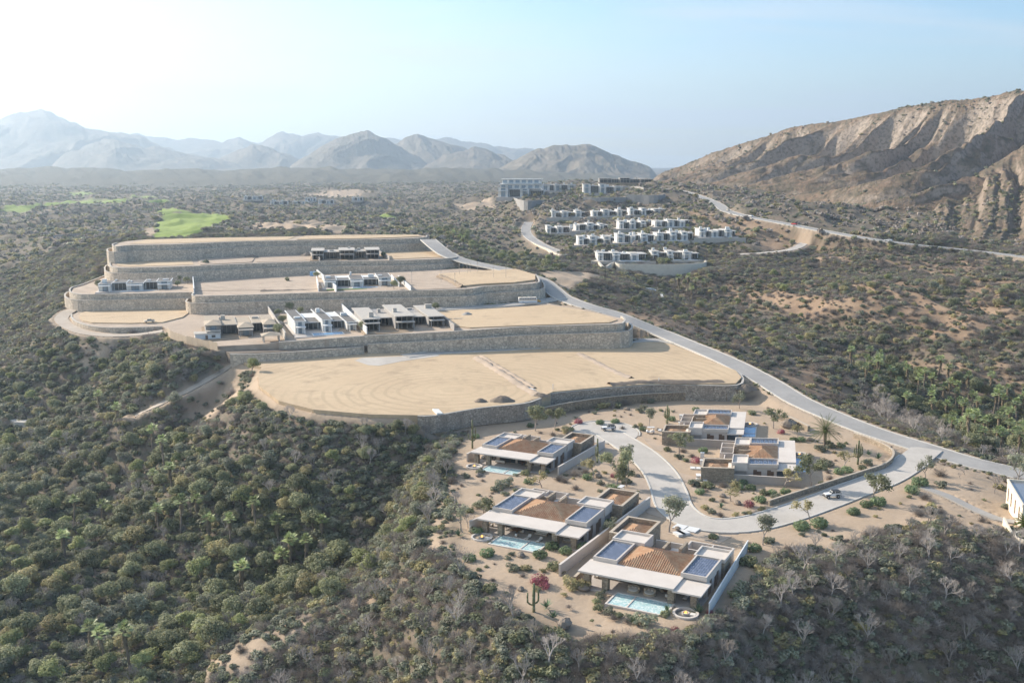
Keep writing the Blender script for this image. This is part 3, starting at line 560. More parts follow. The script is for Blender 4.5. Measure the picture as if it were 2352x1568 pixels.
mountain([(1130,392),(1170,375),(1200,360),(1240,345),(1275,336),(1310,338),(1345,332),(1370,340),(1400,354),(1440,364),(1470,376),(1510,392)],5200,800,-8,mat_rock('near_mountain_rock',(.22,.175,.13),(.27,.22,.165),(.31,.265,.21),.3),seed=41,nt=90,nu=260,fr=1/300.)
# dark foothills across the plain
mountain([(-500,392),(-100,388),(100,387),(300,390),(420,386),(560,389),(700,384),(900,388),(1050,386),(1200,392),(1350,395),(1500,404)],4300,1300,-12,mat_rock('foothill_scrub',(.10,.09,.065),(.13,.115,.085),(.16,.14,.11),.4),amp=.16,seed=51,nt=60,nu=360,fr=1/260.)
MR=mat_rock('pale_eroded_slope',(.225,.155,.105),(.18,.125,.088),(.35,.295,.245),1.0)
RIDGE,RD=mountain([(1440,424),(1465,412),(1500,399),(1560,380),(1600,364),(1650,345),(1720,325),(1800,297),(1850,289),(1900,285),(1960,274),(2020,262),(2060,251),(2100,245),(2150,239),(2200,236),(2250,229),(2300,217),(2352,212),(2450,205),(2600,200),(2800,200)],
 [(1440,1950),(1700,1640),(2000,1380),(2352,1160),(2800,1000)],[(1440,520),(1700,500),(2000,500),(2352,420),(2800,360)],[(1440,40),(1560,46),(1700,38),(2000,27),(2352,18),(2800,12)],MR,name='hill',cn=3,amp=.92,fr=1/45.,seed=61,nu=1200,nt=340,shear=-.62,power=1.2,ribs=True)
SPUR,SD=mountain([(1900,552),(1960,530),(2050,490),(2100,462),(2150,440),(2200,414),(2250,385),(2300,355),(2352,322),(2500,268),(2800,220)],
 [(1900,980),(2100,985),(2352,1010),(2800,960)],[(1900,160),(2100,240),(2352,300),(2800,280)],[(1900,29),(2100,25),(2352,18),(2800,12)],mat_rock('brown_spur_slope',(.205,.145,.10),(.17,.125,.09),(.30,.24,.19),1.0),name='hill',cn=3,amp=.30,fr=1/52.,seed=71,nu=600,nt=240,shear=-.5,power=1.2,ribs=True)
# ------------------------------------------------ roads
def ribbon(pl,hw,z0,z1,off=0.0,wob=0):
    """ closed strip of half width hw at lateral offset off """
    d=np.gradient(pl[:,:2],axis=0);d/=np.linalg.norm(d,axis=1)[:,None]+1e-9;n=np.stack([d[:,1],-d[:,0]],1)
    L_=pl[:,:2]+n*(off-hw);R_2=pl[:,:2]+n*(off+hw);v=[];f=[];m=len(pl)
    for i in range(m):
        z=pl[i,2];v+=[(*L_[i],z+z0),(*L_[i],z+z1),(*R_2[i],z+z1),(*R_2[i],z+z0)]
    for i in range(m-1):
        a=4*i;b=a+4;f+=[(a,a+1,b+1,b),(a+1,a+2,b+2,b+1),(a+2,a+3,b+3,b+2)]
    f+=[(0,3,2,1),(4*m-4,4*m-3,4*m-2,4*m-1)]
    return MB().add(v,f)
for name,pl,hw,mt in RL:
    lift={'main_road':.12,'highway':.12}.get(name,.105)
    o=ribbon(pl,hw,-.6,lift).build({'loop_road':'road','main_road':'road','highway':'road'}.get(name,'path' if 'path' in name or 'track' in name else 'road'),M[mt]);tag(o,kind='structure')
    if name in('main_road','loop_road','terrace_road','bus_road','estate_road','highway'):
        for sgn in(-1,1):
            q=pl
            if name=='loop_road': q=pl[int(len(pl)*.07):]
            o=ribbon(q,.22,-.5,lift+.13,sgn*(hw+.22)).build('kerb',M['kerb']);tag(o,kind='structure')
mb=MB().disc(CUL[0],CUL[1],-.4,.111,10.5,0,40);mb.xf(lambda v:(v[0],(v[1]-CUL[1])*1.25+CUL[1],v[2]));tag(mb.build('road',M['loop']),kind='structure')
arc=[(CUL[0]+10.9*math.cos(t),CUL[1]+13.6*math.sin(t),0) for t in np.linspace(-.35,math.pi+.75,50)]
tag(ribbon(np.array(arc),.22,-.3,.24).build('kerb',M['kerb']),kind='structure')
# driveway aprons
for px in ([(1455,1090),(1500,1105),(1530,1150),(1540,1195),(1490,1180),(1440,1140)],[(1360,1035),(1400,1025),(1440,1045),(1420,1060),(1385,1055)],[(1515,1010),(1475,1005),(1500,1032),(1540,1040)],[(1600,1095),(1560,1085),(1560,1110),(1600,1130)],[(1548,1210),(1530,1225),(1650,1250),(1680,1232)]):
    tag(MB().prism([P(u,v,0) for u,v in px],-.3,.06).build('driveway',M['pad']),kind='structure')
# ------------------------------------------------ benches and retaining walls
def sheet(name,poly,zz,mat,dz=0.0,thick=2.0):
    top=lambda q:zz[0]+zz[1]*q[0]+dz
    return tag(MB().prism(poly,lambda q:top(q)-thick,top).build(name,mat),kind='structure')
for nm,poly,zz in BENCH: sheet('terrace_ground',poly,zz,M['pad0'] if nm=='B0' else M['pad'],0,9.0 if nm!='B0' else 7)
def offs(poly,d):
    pts=np.array([p[:2] for p in poly]);g=np.gradient(pts,axis=0);g/=np.linalg.norm(g,axis=1)[:,None]+1e-9
    n=np.stack([g[:,1],-g[:,0]],1);return pts+n*d
WALLG='rubble stone retaining walls of the terraces'
def wall(label,line,ztop,depth,thick=.7,off=0.0,mat='stone',cap='cap',step=3.0,lip=.45,name='retaining_wall',group=WALLG,cat='retaining wall'):
    """line: world polyline; ztop(x)->z; outward is to the right of travel"""
    pl=catmull([(p[0],p[1],0) for p in line],step);a=offs(pl,off);b=offs(pl,off+thick);v=[];f=[]
    m=len(pl);r=random.Random(len(label))
    tops=[ztop(p[0])+lip for p in a]
    for i in range(m): v+=[(*a[i],tops[i]-depth),(*a[i],tops[i]),(*b[i],tops[i]),(*b[i],tops[i]-depth)]
    for i in range(m-1):
        A=4*i;B=A+4;f+=[(A,A+1,B+1,B),(A+1,A+2,B+2,B+1),(A+2,A+3,B+3,B+2)]
    f+=[(0,3,2,1),(4*m-4,4*m-3,4*m-2,4*m-1)]
    cx,cy=float(pl[m//2][0]),float(pl[m//2][1]);cz=float(tops[m//2])-depth
    t=empty(name,(cx,cy,cz),0,label,cat,group)
    MB().add([(x-cx,y-cy,z-cz) for x,y,z in v],f).build('masonry',M[mat],t)
    v2=[];a2=offs(pl,off-.06);b2=offs(pl,off+thick+.06)
    for i in range(m): v2+=[(*a2[i],tops[i]+.003),(*a2[i],tops[i]+.16),(*b2[i],tops[i]+.16),(*b2[i],tops[i]+.003)]
    MB().add([(x-cx,y-cy,z-cz) for x,y,z in v2],[q for i in range(m-1) for q in ((4*i,4*i+1,4*i+5,4*i+4),(4*i+1,4*i+2,4*i+6,4*i+5),(4*i+2,4*i+3,4*i+7,4*i+6),(4*i+3,4*i,4*i+4,4*i+7))]+[(0,3,2,1),(4*m-4,4*m-3,4*m-2,4*m-1)]).build('coping',M[cap],t)
    return t
zf=lambda zz,d=0.0:(lambda x:zz[0]+zz[1]*x+d)
def seg(px,zz): return [P(u,v,zz[0],zz[1]) for u,v in px]
# T0 front
s0=seg([(1000,952),(1100,935),(1200,925),(1245,910),(1270,899),(1400,887),(1500,880),(1600,881),(1690,880),(1703,866)],Z0)
s0L=seg([(960,953),(1000,952),(1100,935),(1200,925),(1240,913)],Z0);s0R=seg([(1255,903),(1270,899),(1400,887),(1500,880),(1600,881),(1690,881),(1704,866),(1692,851)],Z0)
wall('grey upper stone wall under the left half of the big sand pad above the gardens',s0L,zf(Z0,-.2),5.5,lip=0,mat='stone_near')
wall('grey curved upper stone wall holding the right end of the big sand pad',s0R,zf(Z0,-.5),6,off=0.0,lip=0,mat='stone_near')
wall('long brown garden-side stone wall curving behind the five villas',seg([(945,965),(1000,966),(1130,953),(1200,945),(1300,925),(1400,911),(1500,903),(1600,900),(1670,902)],(2.9,0)),lambda x:2.9,5,mat='stone_brown',cap='cap_tan',lip=0)
def two(lab,px,zz,drop1,tot,off2=3.2,**k):
    s=seg(px,zz)
    wall('upper tier of the '+lab,s,zf(zz),tot,off=0,**k)
    wall('lower tier of the '+lab,s,zf(zz,-drop1),tot-drop1+2,off=off2,**k)
two('long stone wall below the front row of terrace houses',[(844,773),(1041,763),(1200,753),(1328,749),(1415,746),(1430,742),(1433,735),(1425,728)],Z1,3.0,10)
wall('short upper stone wall in front of the white house with a lap pool',seg([(640,788),(700,784),(844,773)],Z1),zf(Z1),4)
wall('low rubble wall along the left edge of the big sand pad under dark earth',seg([(529,813),(600,812),(700,806),(780,800),(835,795)],(9.0,0)),lambda x:9.0,7,lip=0)
wall('low curved stone wall round the empty lot with the parked pickup',seg([(166,722),(167,730),(178,739),(205,748),(250,753),(320,752),(373,750)],Z1),zf(Z1,-.3),4.5)
two('wall below the leftmost white villa',[(243,634),(190,655),(166,662),(163,671),(180,677),(207,678),(300,676),(443,673)],Z2,2.6,8,2.5)
two('wall below the middle terrace with the turf-fronted white villa',[(446,674),(447,681),(500,681),(773,673),(910,670),(1066,666),(1110,660),(1180,656),(1229,652),(1236,645),(1229,632)],Z2,3.0,10,3.0)
two('wall below the unfinished house second from the top of the terraces',[(258,600),(254,607),(262,615),(300,617),(445,613),(579,607),(735,602),(897,600),(1016,596),(1050,591),(1042,582)],Z3,2.6,9,3.0)
two('topmost terrace wall under the long bare lot near the golf fairway',[(270,559),(260,563),(268,568),(300,565),(404,563),(542,557),(679,554),(827,552),(920,550),(972,547),(980,542)],Z4,3.0,10,3.2)
# sub pads, dirt strips
def subpad(px,zz,dz=.25,mat='pad',name='sand_lot'): sheet(name,[P(u,v,zz[0],zz[1]) for u,v in px],(zz[0]+dz,zz[1]),M[mat],0,1.2)
subpad([(182,728),(186,720),(215,713),(330,707),(432,706),(440,715),(420,730),(373,742),(300,744),(211,743),(190,738)],Z1,.5,'pad0')
subpad([(450,652),(620,641),(740,634),(755,650),(760,664),(600,667),(455,668)],Z2,.2)
subpad([(912,638),(1000,630),(1020,634),(1050,655),(1060,662),(948,666)],Z2,.2)
subpad([(1008,632),(1116,624),(1185,621),(1230,634),(1229,646),(1180,652),(1100,656),(1062,660)],Z2,.9,'pad0')
subpad([(266,603),(300,598),(440,597),(445,608),(300,613),(272,611)],Z3,-.0+.2,'pad0')
subpad([(455,596),(560,590),(585,594),(578,603),(460,609)],Z3,.35)
subpad([(600,587),(690,582),(720,590),(715,598),(590,603)],Z3,.2)
subpad([(862,577),(972,571),(1012,579),(1040,587),(1020,591),(900,596),(878,590)],Z3,.3,'pad0')
subpad([(300,560),(335,551),(486,547),(679,544),(660,551),(540,554),(404,559)],Z4,.2,'pad0')
subpad([(682,551),(700,543),(800,541),(960,540.5),(968,544),(900,547),(827,549)],Z4,.5,'pad0')
subpad([(1000,713),(1100,712),(1240,703),(1262,702),(1330,712),(1391,726),(1418,736),(1400,742),(1200,749),(1080,754),(1040,750)],Z1,.4,'pad0')
# pale concrete apron at end of the terrace road
tag(MB().prism([P(u,v,6) for u,v in [(815,828),(830,822),(930,818),(1000,812),(1010,817),(920,830),(870,840),(845,838)]],5.7,6.06).build('road_apron',M['loop']),kind='structure')
# trenches / windrows of earth across the big pad
def windrow(px,z,w=1.2,h=.7,mat='brown_dirt',label='',name='earth_ridge',seed=0):
    pl=catmull([P(u,v,z) for u,v in px],1.6);r=random.Random(seed);v=[];f=[]
    d=np.gradient(pl[:,:2],axis=0);d/=np.linalg.norm(d,axis=1)[:,None];n=np.stack([d[:,1],-d[:,0]],1)
    for i in range(len(pl)):
        for k,(o_,hh) in enumerate(((-1.3,0),(-.6,.7),(0,1),(.6,.6),(1.3,0))):
            ww=w*(1+r.uniform(-.3,.3));v.append((*(pl[i,:2]+n[i]*o_*ww),z-.05+hh*h*r.uniform(.5,1.3)))
    for i in range(len(pl)-1):
        for k in range(4):a=5*i+k;f.append((a,a+1,a+6,a+5))
    c=pl[len(pl)//2];o=MB().add([(x-c[0],y-c[1],zq-z) for x,y,zq in v],f).build(name,M[mat],None,(c[0],c[1],z),smooth=True);return tag(o,label,'dirt mound')
windrow([(1095,822),(1130,843),(1170,868),(1210,893),(1235,908)],6,1.5,1.0,'pad',label='long double line of ridged soil crossing the sand pad beside the round grader marks',seed=1)
windrow([(1105,818),(1145,842),(1190,868),(1228,892)],6,.9,.7,'pad',label='thinner soil ridge just right of the double line across the sand pad',seed=6)
windrow([(1330,812),(1370,832),(1410,852),(1450,868)],6,1.3,.6,'pad',label='faint soil ridge crossing the right half of the big sand pad',seed=2)
windrow([(1008,634),(1030,642),(1045,650),(1062,660)],21.6,1.6,1.2,'brown_dirt',label='rough earth bank between the two sand lots on the upper right terrace',seed=3)
windrow([(600,668),(680,668),(760,666)],18.6,1.6,.8,'dark_dirt',label='ragged grey spoil line along the edge of the empty lot left of the turf-fronted villa',seed=4)
windrow([(1400,884),(1480,878),(1580,878),(1660,876)],6,1.8,.9,'dark_dirt',label='dark soil berm along the front right rim of the big sand pad',seed=5)
def heap(u,v,z,r,h,label,mat='dark_dirt',kx=0,seed=0):
    c=P(u,v,z,kx);g=random.Random(seed);mb=MB();n=22;vs=[(0,0,h)];fs=[]
    rings=[(.25,.86),(.5,.6),(.75,.3),(1.0,-.12)]
    for k,(rr,hh) in enumerate(rings):
        for i in range(n):
            t=2*math.pi*i/n;j=g.uniform(.85,1.15);vs.append((r*rr*j*math.cos(t),r*rr*j*.8*math.sin(t),h*hh*g.uniform(.85,1.1)))
    for i in range(n): fs.append((0,1+i,1+(i+1)%n))
    for k in range(3):
        for i in range(n):a=1+k*n+i;b=1+k*n+(i+1)%n;fs.append((a,a+n,b+n,b))
    return tag(mb.add(vs,fs).build('dirt_pile',M[mat],None,(c[0],c[1],c[2]-.05),smooth=True),label,'dirt pile')
heap(1104,922,6,2.4,1.2,'smaller of two dark dirt heaps at the front rim of the big sand pad')
heap(1153,920,6,4.6,1.8,'larger of two dark dirt heaps at the front rim of the big sand pad',seed=2)
heap(1242,908,6,3.0,.9,'dark spoil at the step in the stone wall of the big sand pad',seed=3)
heap(1073,724,Z1[0],3.5,1.6,'grey gravel cone on the sand lot right of the concrete-roofed house','concrete',Z1[1],4)
heap(1010,713,Z1[0],6,1.6,'rubble heap between the concrete-roofed house and the bus road','concrete',Z1[1],5)
heap(471,603,Z3[0],3.6,1.5,'small dark heap on the second terrace from the top, left one',kx=Z3[1],seed=6)
heap(578,592,Z3[0],5,2,'wide dark heap on the second terrace from the top, centre one',kx=Z3[1],seed=7)
heap(705,588,Z3[0],4.5,2,'dark heap beside the unfinished house on the second terrace',kx=Z3[1],seed=8)
heap(752,658,Z2[0],3.5,1.6,'grey heap against the white boundary wall of the turf-fronted villa',kx=Z2[1],seed=9)
heap(1712,893,4,4,1.8,'dark fill slope where the big pad meets the main road',seed=10)
heap(905,800,6,8,3.2,'brown eroded earth bank against the long stone wall','brown_dirt',seed=11)
# earth bench between the two left walls
tag(MB().prism([P(u,v,z) for u,v,z in [(505,800,9),(529,812,8.8),(700,805,8.8),(835,794,8.8),(835,780,8.8),(700,785,8.8),(600,790,8.8)]],5,8.85).build('earth_bank',M['dark_dirt']),kind='structure')
# ------------------------------------------------ villas of the garden estate
def hiproof(mb,x0,y0,x1,y1,z0,h,pitch=.46,rib=.20):
    """tiled hip roof with modelled rows of barrel tiles"""
    w=x1-x0;d=y1-y0;r=min(w,d)/2
    if w>=d: a=(x0+r,y0+r);b=(x1-r,y0+r)
    else: a=(x0+r,y0+r);b=(x0+r,y1-r)
    A=(x0,y0,z0);B=(x1,y0,z0);Cc=(x1,y1,z0);D=(x0,y1,z0);p=(*a,z0+h);q=(*b,z0+h)
    if w>=d: mb.add([A,B,Cc,D,p,q],[(0,1,5,4),(1,2,5),(2,3,4,5),(3,0,4)])
    else: mb.add([A,B,Cc,D,p,q],[(0,1,4),(1,2,5,4),(2,3,5),(3,0,4,5)])
    def ribs(o,ex,up,L_,run):     # o eave start, ex unit along the eave, up unit horizontal inward
        n=int(L_/pitch)
        for i in range(n):
            s=(i+.5)*L_/n;tm=min(s,L_-s,run)
            if tm<.25:continue
            c=Vector(o)+Vector(ex)*s;e=c+Vector(up)*tm+Vector((0,0,h*tm/run))
            wv=Vector(ex)*(pitch*.34);hv=Vector((0,0,rib))
            mb.add([c-wv,c+hv,c+wv,e-wv,e+hv,e+wv],[(0,1,4,3),(1,2,5,4),(0,2,1)])
    ribs(A,(1,0,0),(0,1,0),w,r);ribs(D,(1,0,0),(0,-1,0),w,r);ribs(A,(0,1,0),(1,0,0),d,r);ribs(B,(0,1,0),(-1,0,0),d,r)
def garden_villa(org,ang,sx,sy,shear,label,garage,small,fire,water='water',poolw=None):
    """local frame: x along the pool front 0..25, y depth. garage/small/fire: 'L' or 'R'."""
    t=empty('villa',(org[0],org[1],org[2]),ang,label,'villa','single-storey villas with tiled hip roofs and solar flat roofs')
    def fx(v,flip): 
        x=(24.8-v[0]) if flip else v[0]
        return (x*sx+v[1]*shear,v[1]*sy,v[2])
    def B(name,mb,mat,flip=False,par=None,sm=False):
        mb.xf(lambda v:fx(v,flip))
        if flip: mb.f=[f[::-1] for f in mb.f]
        return mb.build(name,M[mat],par or t,smooth=sm)
    sf=(small=='L');gf=(garage=='L')
    # terrace slab
    B('terrace',MB().box(.4,.2,-.3,24.4,7,.16),'deck')
    # house body behind the loggia
    B('wall',MB().box(.9,6.6,-.4,24.0,17.2,3.55),'stucco')
    for (a,b) in ((2,5.2),(6.4,11.6),(12.4,17.6),(19.8,23.2)):
        g=B('window',MB().box(a,6.52,.2,b,6.62,2.95),'glass')
        n=max(2,int((b-a)/1.3));f=MB()
        for i in range(n+1): xx=a+(b-a)*i/n;f.box(xx-.05,6.44,.2,xx+.05,6.515,2.95)
        f.box(a,6.44,2.85,b,6.51,2.95);ff=B('frame',f,'wood');ff.parent=g
    # side windows
    for yy in (8.6,13.4):
        for xx in (.84,23.96): B('window',MB().box(xx,yy,.9,xx+.1,yy+1.3,2.9),'bglass')
    # loggia pillars
    for xx in (1.4,5.3,18.7,23.2):
        B('pillar',MB().box(xx-.62,.75,-.3,xx+.62,1.95,3.2),'stone_villa',sf)
    o=B('main_canopy',MB().box(-.1,-.1,3.31,19.5,6.5,3.66),'stucco_lit',sf)
    o=B('small_canopy',MB().box(19.2,-.15,2.98,24.9,6.6,3.30),'stucco_lit',sf)
    # solar flat roofs with parapet
    for (a,b) in ((.6,5.7),(18.9,24.1)):
        r=B('roof_box',MB().box(a,6.1,3.54,b,16.6,3.98).frame(a,6.1,b,16.6,3.98,4.5,.32),'stucco')
        s=MB();ny=6;ln=(16.2-6.6)/ny
        for k in range(ny):
            y0=6.55+k*ln;s.add([(a+.45,y0,4.02),(b-.45,y0,4.02),(b-.45,y0+ln*.93,4.24),(a+.45,y0+ln*.93,4.24),(a+.45,y0+ln*.93,4.0),(b-.45,y0+ln*.93,4.0)],[(0,1,2,3),(3,2,5,4),(0,3,4),(1,5,2)])
        B('solar_panel',s,'solar',par=None).parent=r
    # tile roof
    mb=MB();hiproof(mb,5.6,6.3,19.0,18.0,3.6,2.0);B('tile_roof',mb,'tile')
    # chimneys / skylight walls behind
    B('fin_wall',MB().box(9.2,16.9,2.9,9.8,21.5,4.9),'stone_villa',gf);B('fin_wall',MB().box(12.6,16.2,2.9,13.2,20.5,4.7),'stone_villa',gf)
    B('bench_slab',MB().box(10.2,18.2,3.2,12.3,20.4,3.4),'stucco_lit',gf)
    # back white roof on garage side
    B('rear_roof',MB().box(17.1,16.7,2.6,24.3,22.3,4.3).frame(17.1,16.7,24.3,22.3,4.3,4.8,.35),'stucco_lit',gf)
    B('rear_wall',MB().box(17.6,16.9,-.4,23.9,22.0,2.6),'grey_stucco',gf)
    # stone box on the other side
    B('stone_room',MB().box(.3,16.9,-.4,6.4,22.2,3.6),'stone_villa',gf)
    B('stone_room_roof',MB().box(.1,16.7,3.6,6.6,22.4,3.8).frame(.1,16.7,6.6,22.4,3.8,4.3,.35),'stucco_lit',gf)
    # rear court
    B('court_wall',MB().frame(1.0,22.5,10.5,27.5,-.3,2.9,.35).box(5.2,22.85,-.3,5.5,27.1,2.9).box(10.5,25.4,-.3,17.6,25.8,2.5),'stucco',gf)
    # garage
    B('garage_wall',MB().frame(19.0,21.2,26.8,32.6,-.4,4.0,.55),'stone_villa',gf)
    B('garage_roof_edge',MB().box(19.56,21.76,2.6,26.24,23.6,3.3),'stucco_lit',gf)
    mb=MB();hiproof(mb,19.6,23.7,26.2,32.0,2.9,1.0,.42,.14);B('garage_tile_roof',mb,'tile',gf)
    B('coping',MB().frame(18.93,21.13,26.87,32.67,4.003,4.14,.66),'cap_tan',gf)
    B('garage_door',MB().box(20.6,32.56,-.2,25.4,32.66,2.6),'wood',gf)
    # windows of the end wall, small boards
    for yy in (7.6,11.9):
        for k in range(1): B('shutter',MB().box(24.0,yy,-.1,24.09,yy+1.9,2.5) if small=='R' else MB().box(.80,yy,-.1,.895,yy+1.9,2.5),'bglass')
    # loggia inner partition, ceiling strip lights off
    # ---- pool (own thing)
    ca,sa=math.cos(ang),math.sin(ang)
    def w(x,y,z=0,flip=False):
        X,Y,_=fx((x,y,z),flip);return (org[0]+X*ca-Y*sa,org[1]+X*sa+Y*ca,org[2]+z)
    pf=(fire=='R')
    p=empty('swimming_pool',w(11,-1.8,0,pf),ang,None,'swimming pool','pools in front of the garden villas')
    def Bp(name,mb,mat,par=None):
        def g(v):
            X,Y,_=fx((v[0],v[1],0),pf);X0,Y0,_=fx((11,-1.8,0),pf);return (X-X0,Y-Y0,v[2])
        mb.xf(g)
        if pf: mb.f=[f[::-1] for f in mb.f]
        return mb.build(name,M[mat],par or p)
    x0,x1,y0,y1=5.2,17.2 if poolw is None else poolw,-5.0,1.2
    Bp('pool_edge',MB().frame(x0,y0,x1,y1,-.6,.30,.38).box(x0+7.6,y0+.4,-.3,x0+7.9,y1-.4,.28),'stucco_lit')
    Bp('water',MB().box(x0+.36,y0+.36,-.5,x1-.36,y1-.36,.17),water)
    # ---- fire pit
    ff=(fire=='R');c=w(2.2,-2.0,0,ff)
    fp=empty('fire_pit',c,ang,None,'fire pit','round sunken fire pits by the pools')
    s_=min(sx,1.0)
    MB().disc(0,0,-.3,.42,2.45*s_,2.0*s_,32).build('rim',M['stucco_lit'],fp)
    MB().disc(0,0,-.3,.07,1.99*s_,0,32).build('floor',M['gravelroof'],fp)
    MB().disc(0,0,.071,.45,.75*s_,.5*s_,24).build('bowl',M['cap'],fp)
    g=random.Random(3);fl=MB()
    for k in range(7):
        a=g.uniform(0,6.28);rr=g.uniform(0,.22);fl.tube((rr*math.cos(a),rr*math.sin(a),.2),(rr*.5*math.cos(a),rr*.5*math.sin(a),g.uniform(.5,.85)),.10,.01,6)
    fl.build('flame',M['flame'],fp)
    MB().add([(v[0]*s_,v[1]*s_,v[2]) for v in MB().box(.9,-.5,.08,1.9,.5,.42).v],MB().box(0,0,0,1,1,1).f).build('seat',M['fabric'],fp)
    return t,p,fp,w
VIL=[]
GV=[('A',(-11.4,273.0,0),R_(-26),.93,.92,0,'upper left garden villa with tiled roof, nearest the long brown stone wall','R','R','L'),
('B',(-7.8,219.6,0),R_(-26.7),1.0,1.0,0,'middle left garden villa between two boundary walls, solar roofs either side of its tiles','R','R','L'),
('C',(13.1,189.9,0),R_(-27.1),1.0,1.0,0,'nearest and largest garden villa at the bottom, round daybeds on its pool deck','L','R','R'),
('D',(68.6,292.8,0),R_(75.5),1.07,.715,-.12,'farthest right garden villa with grey side wall, pale blue pool behind it','L','L','R'),
('E',(74.4,256.8,0),R_(75.5),1.15,.74,-.12,'right garden villa above the road bend, pool on its right side','L','L','R')]
for k,org,ang,sx,sy,sh,lab,g_,s_,f_ in GV:
    r=garden_villa(org,ang,sx,sy,sh,lab,g_,s_,f_,'water' if k in 'ABC' else 'water_blue');VIL.append((k,r))
    nm={'A':'upper left garden villa','B':'middle left garden villa','C':'nearest garden villa','D':'farthest right garden villa','E':'right garden villa above the road bend'}[k]
    r[1]['label']='pool of the '+nm;r[2]['label']='round fire pit by the pool of the '+nm
VD=dict(VIL)
# boundary walls
def bwall(label,p,q,h,th=.35,mat='stucco',cap='stucco_lit',base=-1.0):
    a=P(*p,0);b=P(*q,0);L_=math.hypot(b[0]-a[0],b[1]-a[1]);an=math.atan2(b[1]-a[1],b[0]-a[0])
    t=empty('boundary_wall',a,an,label,'garden wall','plain boundary walls of the garden villas')
    MB().box(0,-th/2,base,L_,th/2,h).build('masonry',M[mat],t);MB().box(-.04,-th/2-.05,h+.002,L_+.04,th/2+.05,h+.09).build('coping',M[cap],t)
bwall('pale wall running between the nearest villa and its left neighbour',(1285,1322),(1492,1163),2.4,.4)
bwall('low tan wall just inside the left side of the nearest villa',(1320,1335),(1396,1258),1.0,.5,'stone_villa','cap_tan')
bwall('bluish white fence wall along the right side of the nearest villa',(1628,1412),(1717,1264),2.3,.16,'white','white')
bwall('pale wall on the right side of the upper left villa, a tall cactus by it',(1282,1091),(1388,1028),2.3)
bwall('short grey wall stub at the left front corner of the upper left villa',(1073,1060),(1092,1050),2.3)
bwall('short grey wall stub at the left front corner of the middle left villa',(1079,1220),(1107,1208),2.4)
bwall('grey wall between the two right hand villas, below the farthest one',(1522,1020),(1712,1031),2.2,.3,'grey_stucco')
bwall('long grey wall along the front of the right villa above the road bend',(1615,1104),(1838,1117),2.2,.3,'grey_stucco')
wall('low brown stone wall between the right villa garden and the road bend',[P(u,v,0) for u,v in [(1764,1160),(1823,1141),(1913,1112),(1976,1092),(2031,1073),(2050,1052),(2040,1036),(2003,1018),(1960,1004)]],lambda x:1.25,2.4,.45,0,'stone_villa','cap_tan',2.0,0)
wall('pale curved rock wall beside the main road behind the date palm',[P(u,v,0) for u,v in [(1790,962),(1815,968),(1840,980),(1860,990)]],lambda x:1.6,2.6,.8,0,'stone_villa','cap_tan',2.0,0)
wall('short dark rubble wall beside the golf carts of the right villa',[P(u,v,0) for u,v in [(1588,1118),(1600,1112),(1617,1118)]],lambda x:1.0,2.0,.4,0,'stone_brown','cap_tan',2.0,0)
# ------------------------------------------------ furniture on the loggias
def seat(u,v,kind,label,ang=R_(-27)):
    c=P(u,v,.16);z=.17
    if kind=='daybed':
        t=empty('daybed',(c[0],c[1],z),ang,label,'daybed','loggia furniture')
        MB().disc(0,0,0,.42,1.25,0,24).disc(0,.15,.42,.5,1.25,1.05,24).build('base',M['wicker'],t)
        MB().disc(0,0,.421,.62,1.05,0,24).build('cushion',M['fabric'],t)
        back=MB()
        for i in range(9):
            a=math.pi*(.08+.84*i/8);back.box(1.05*math.cos(a)-.18,1.05*math.sin(a)-.12,.5,1.05*math.cos(a)+.18,1.05*math.sin(a)+.12,1.05)
        back.build('backrest',M['wicker'],t);MB().box(-.5,.35,.62,-.1,.6,.95).box(.1,.35,.62,.5,.6,.95).build('pillow',M['stucco'],t)
    elif kind=='table':
        t=empty('dining_table',(c[0],c[1],z),ang,label,'table','loggia furniture')
        MB().disc(0,0,.70,.76,1.05,0,24).build('tabletop',M['wood'],t);MB().disc(0,0,0,.695,.22,0,12).build('pedestal',M['wood'],t)
    elif kind=='lounger':
        t=empty('sun_lounger',(c[0],c[1],z),ang,label,'sun lounger','loggia furniture')
        MB().box(-.38,-1,.2,.38,.35,.32).build('base',M['wicker'],t);MB().box(-.36,-.98,.321,.36,.33,.44).build('cushion',M['fabric'],t)
        MB().add([(-.38,.35,.3),(.38,.35,.3),(.38,1.0,.8),(-.38,1.0,.8),(-.38,.42,.22),(.38,.42,.22),(.38,1.07,.7),(-.38,1.07,.7)],[(0,1,2,3),(4,7,6,5),(0,4,5,1),(1,5,6,2),(2,6,7,3),(3,7,4,0)]).build('backrest',M['fabric'],t)
        for sx in(-.32,.32): MB().box(sx-.04,-.9,0,sx+.04,-.8,.2).box(sx-.04,.2,0,sx+.04,.3,.2).build('leg',M['wood'],t)
    else:
        w={'armchair':.45,'sofa':1.5}.get(kind,.27);t=empty({'sofa':'sofa','armchair':'armchair'}.get(kind,'dining_chair'),(c[0],c[1],z),ang,label,{'sofa':'sofa','armchair':'armchair'}.get(kind,'chair'),'loggia furniture')
        MB().box(-w,-.42,.12,w,.42,.32).build('frame',M['wicker'],t);MB().box(-w+.05,-.40,.321,w-.05,.3,.46).build('cushion',M['fabric'],t)
        MB().box(-w,.30,.325,w,.45,.85).build('backrest',M['fabric'],t)
        for sx in(-1,1):
            MB().box(sx*w-(.1 if sx>0 else 0),-.4,.325,sx*w+(.1 if sx<0 else 0),.29,.6).build('armrest',M['wicker'],t)
            MB().box(sx*(w-.08)-.04,-.38,0,sx*(w-.08)+.04,-.3,.12).box(sx*(w-.08)-.04,.3,0,sx*(w-.08)+.04,.38,.12).build('leg',M['wood'],t)
NC='nearest villa loggia'
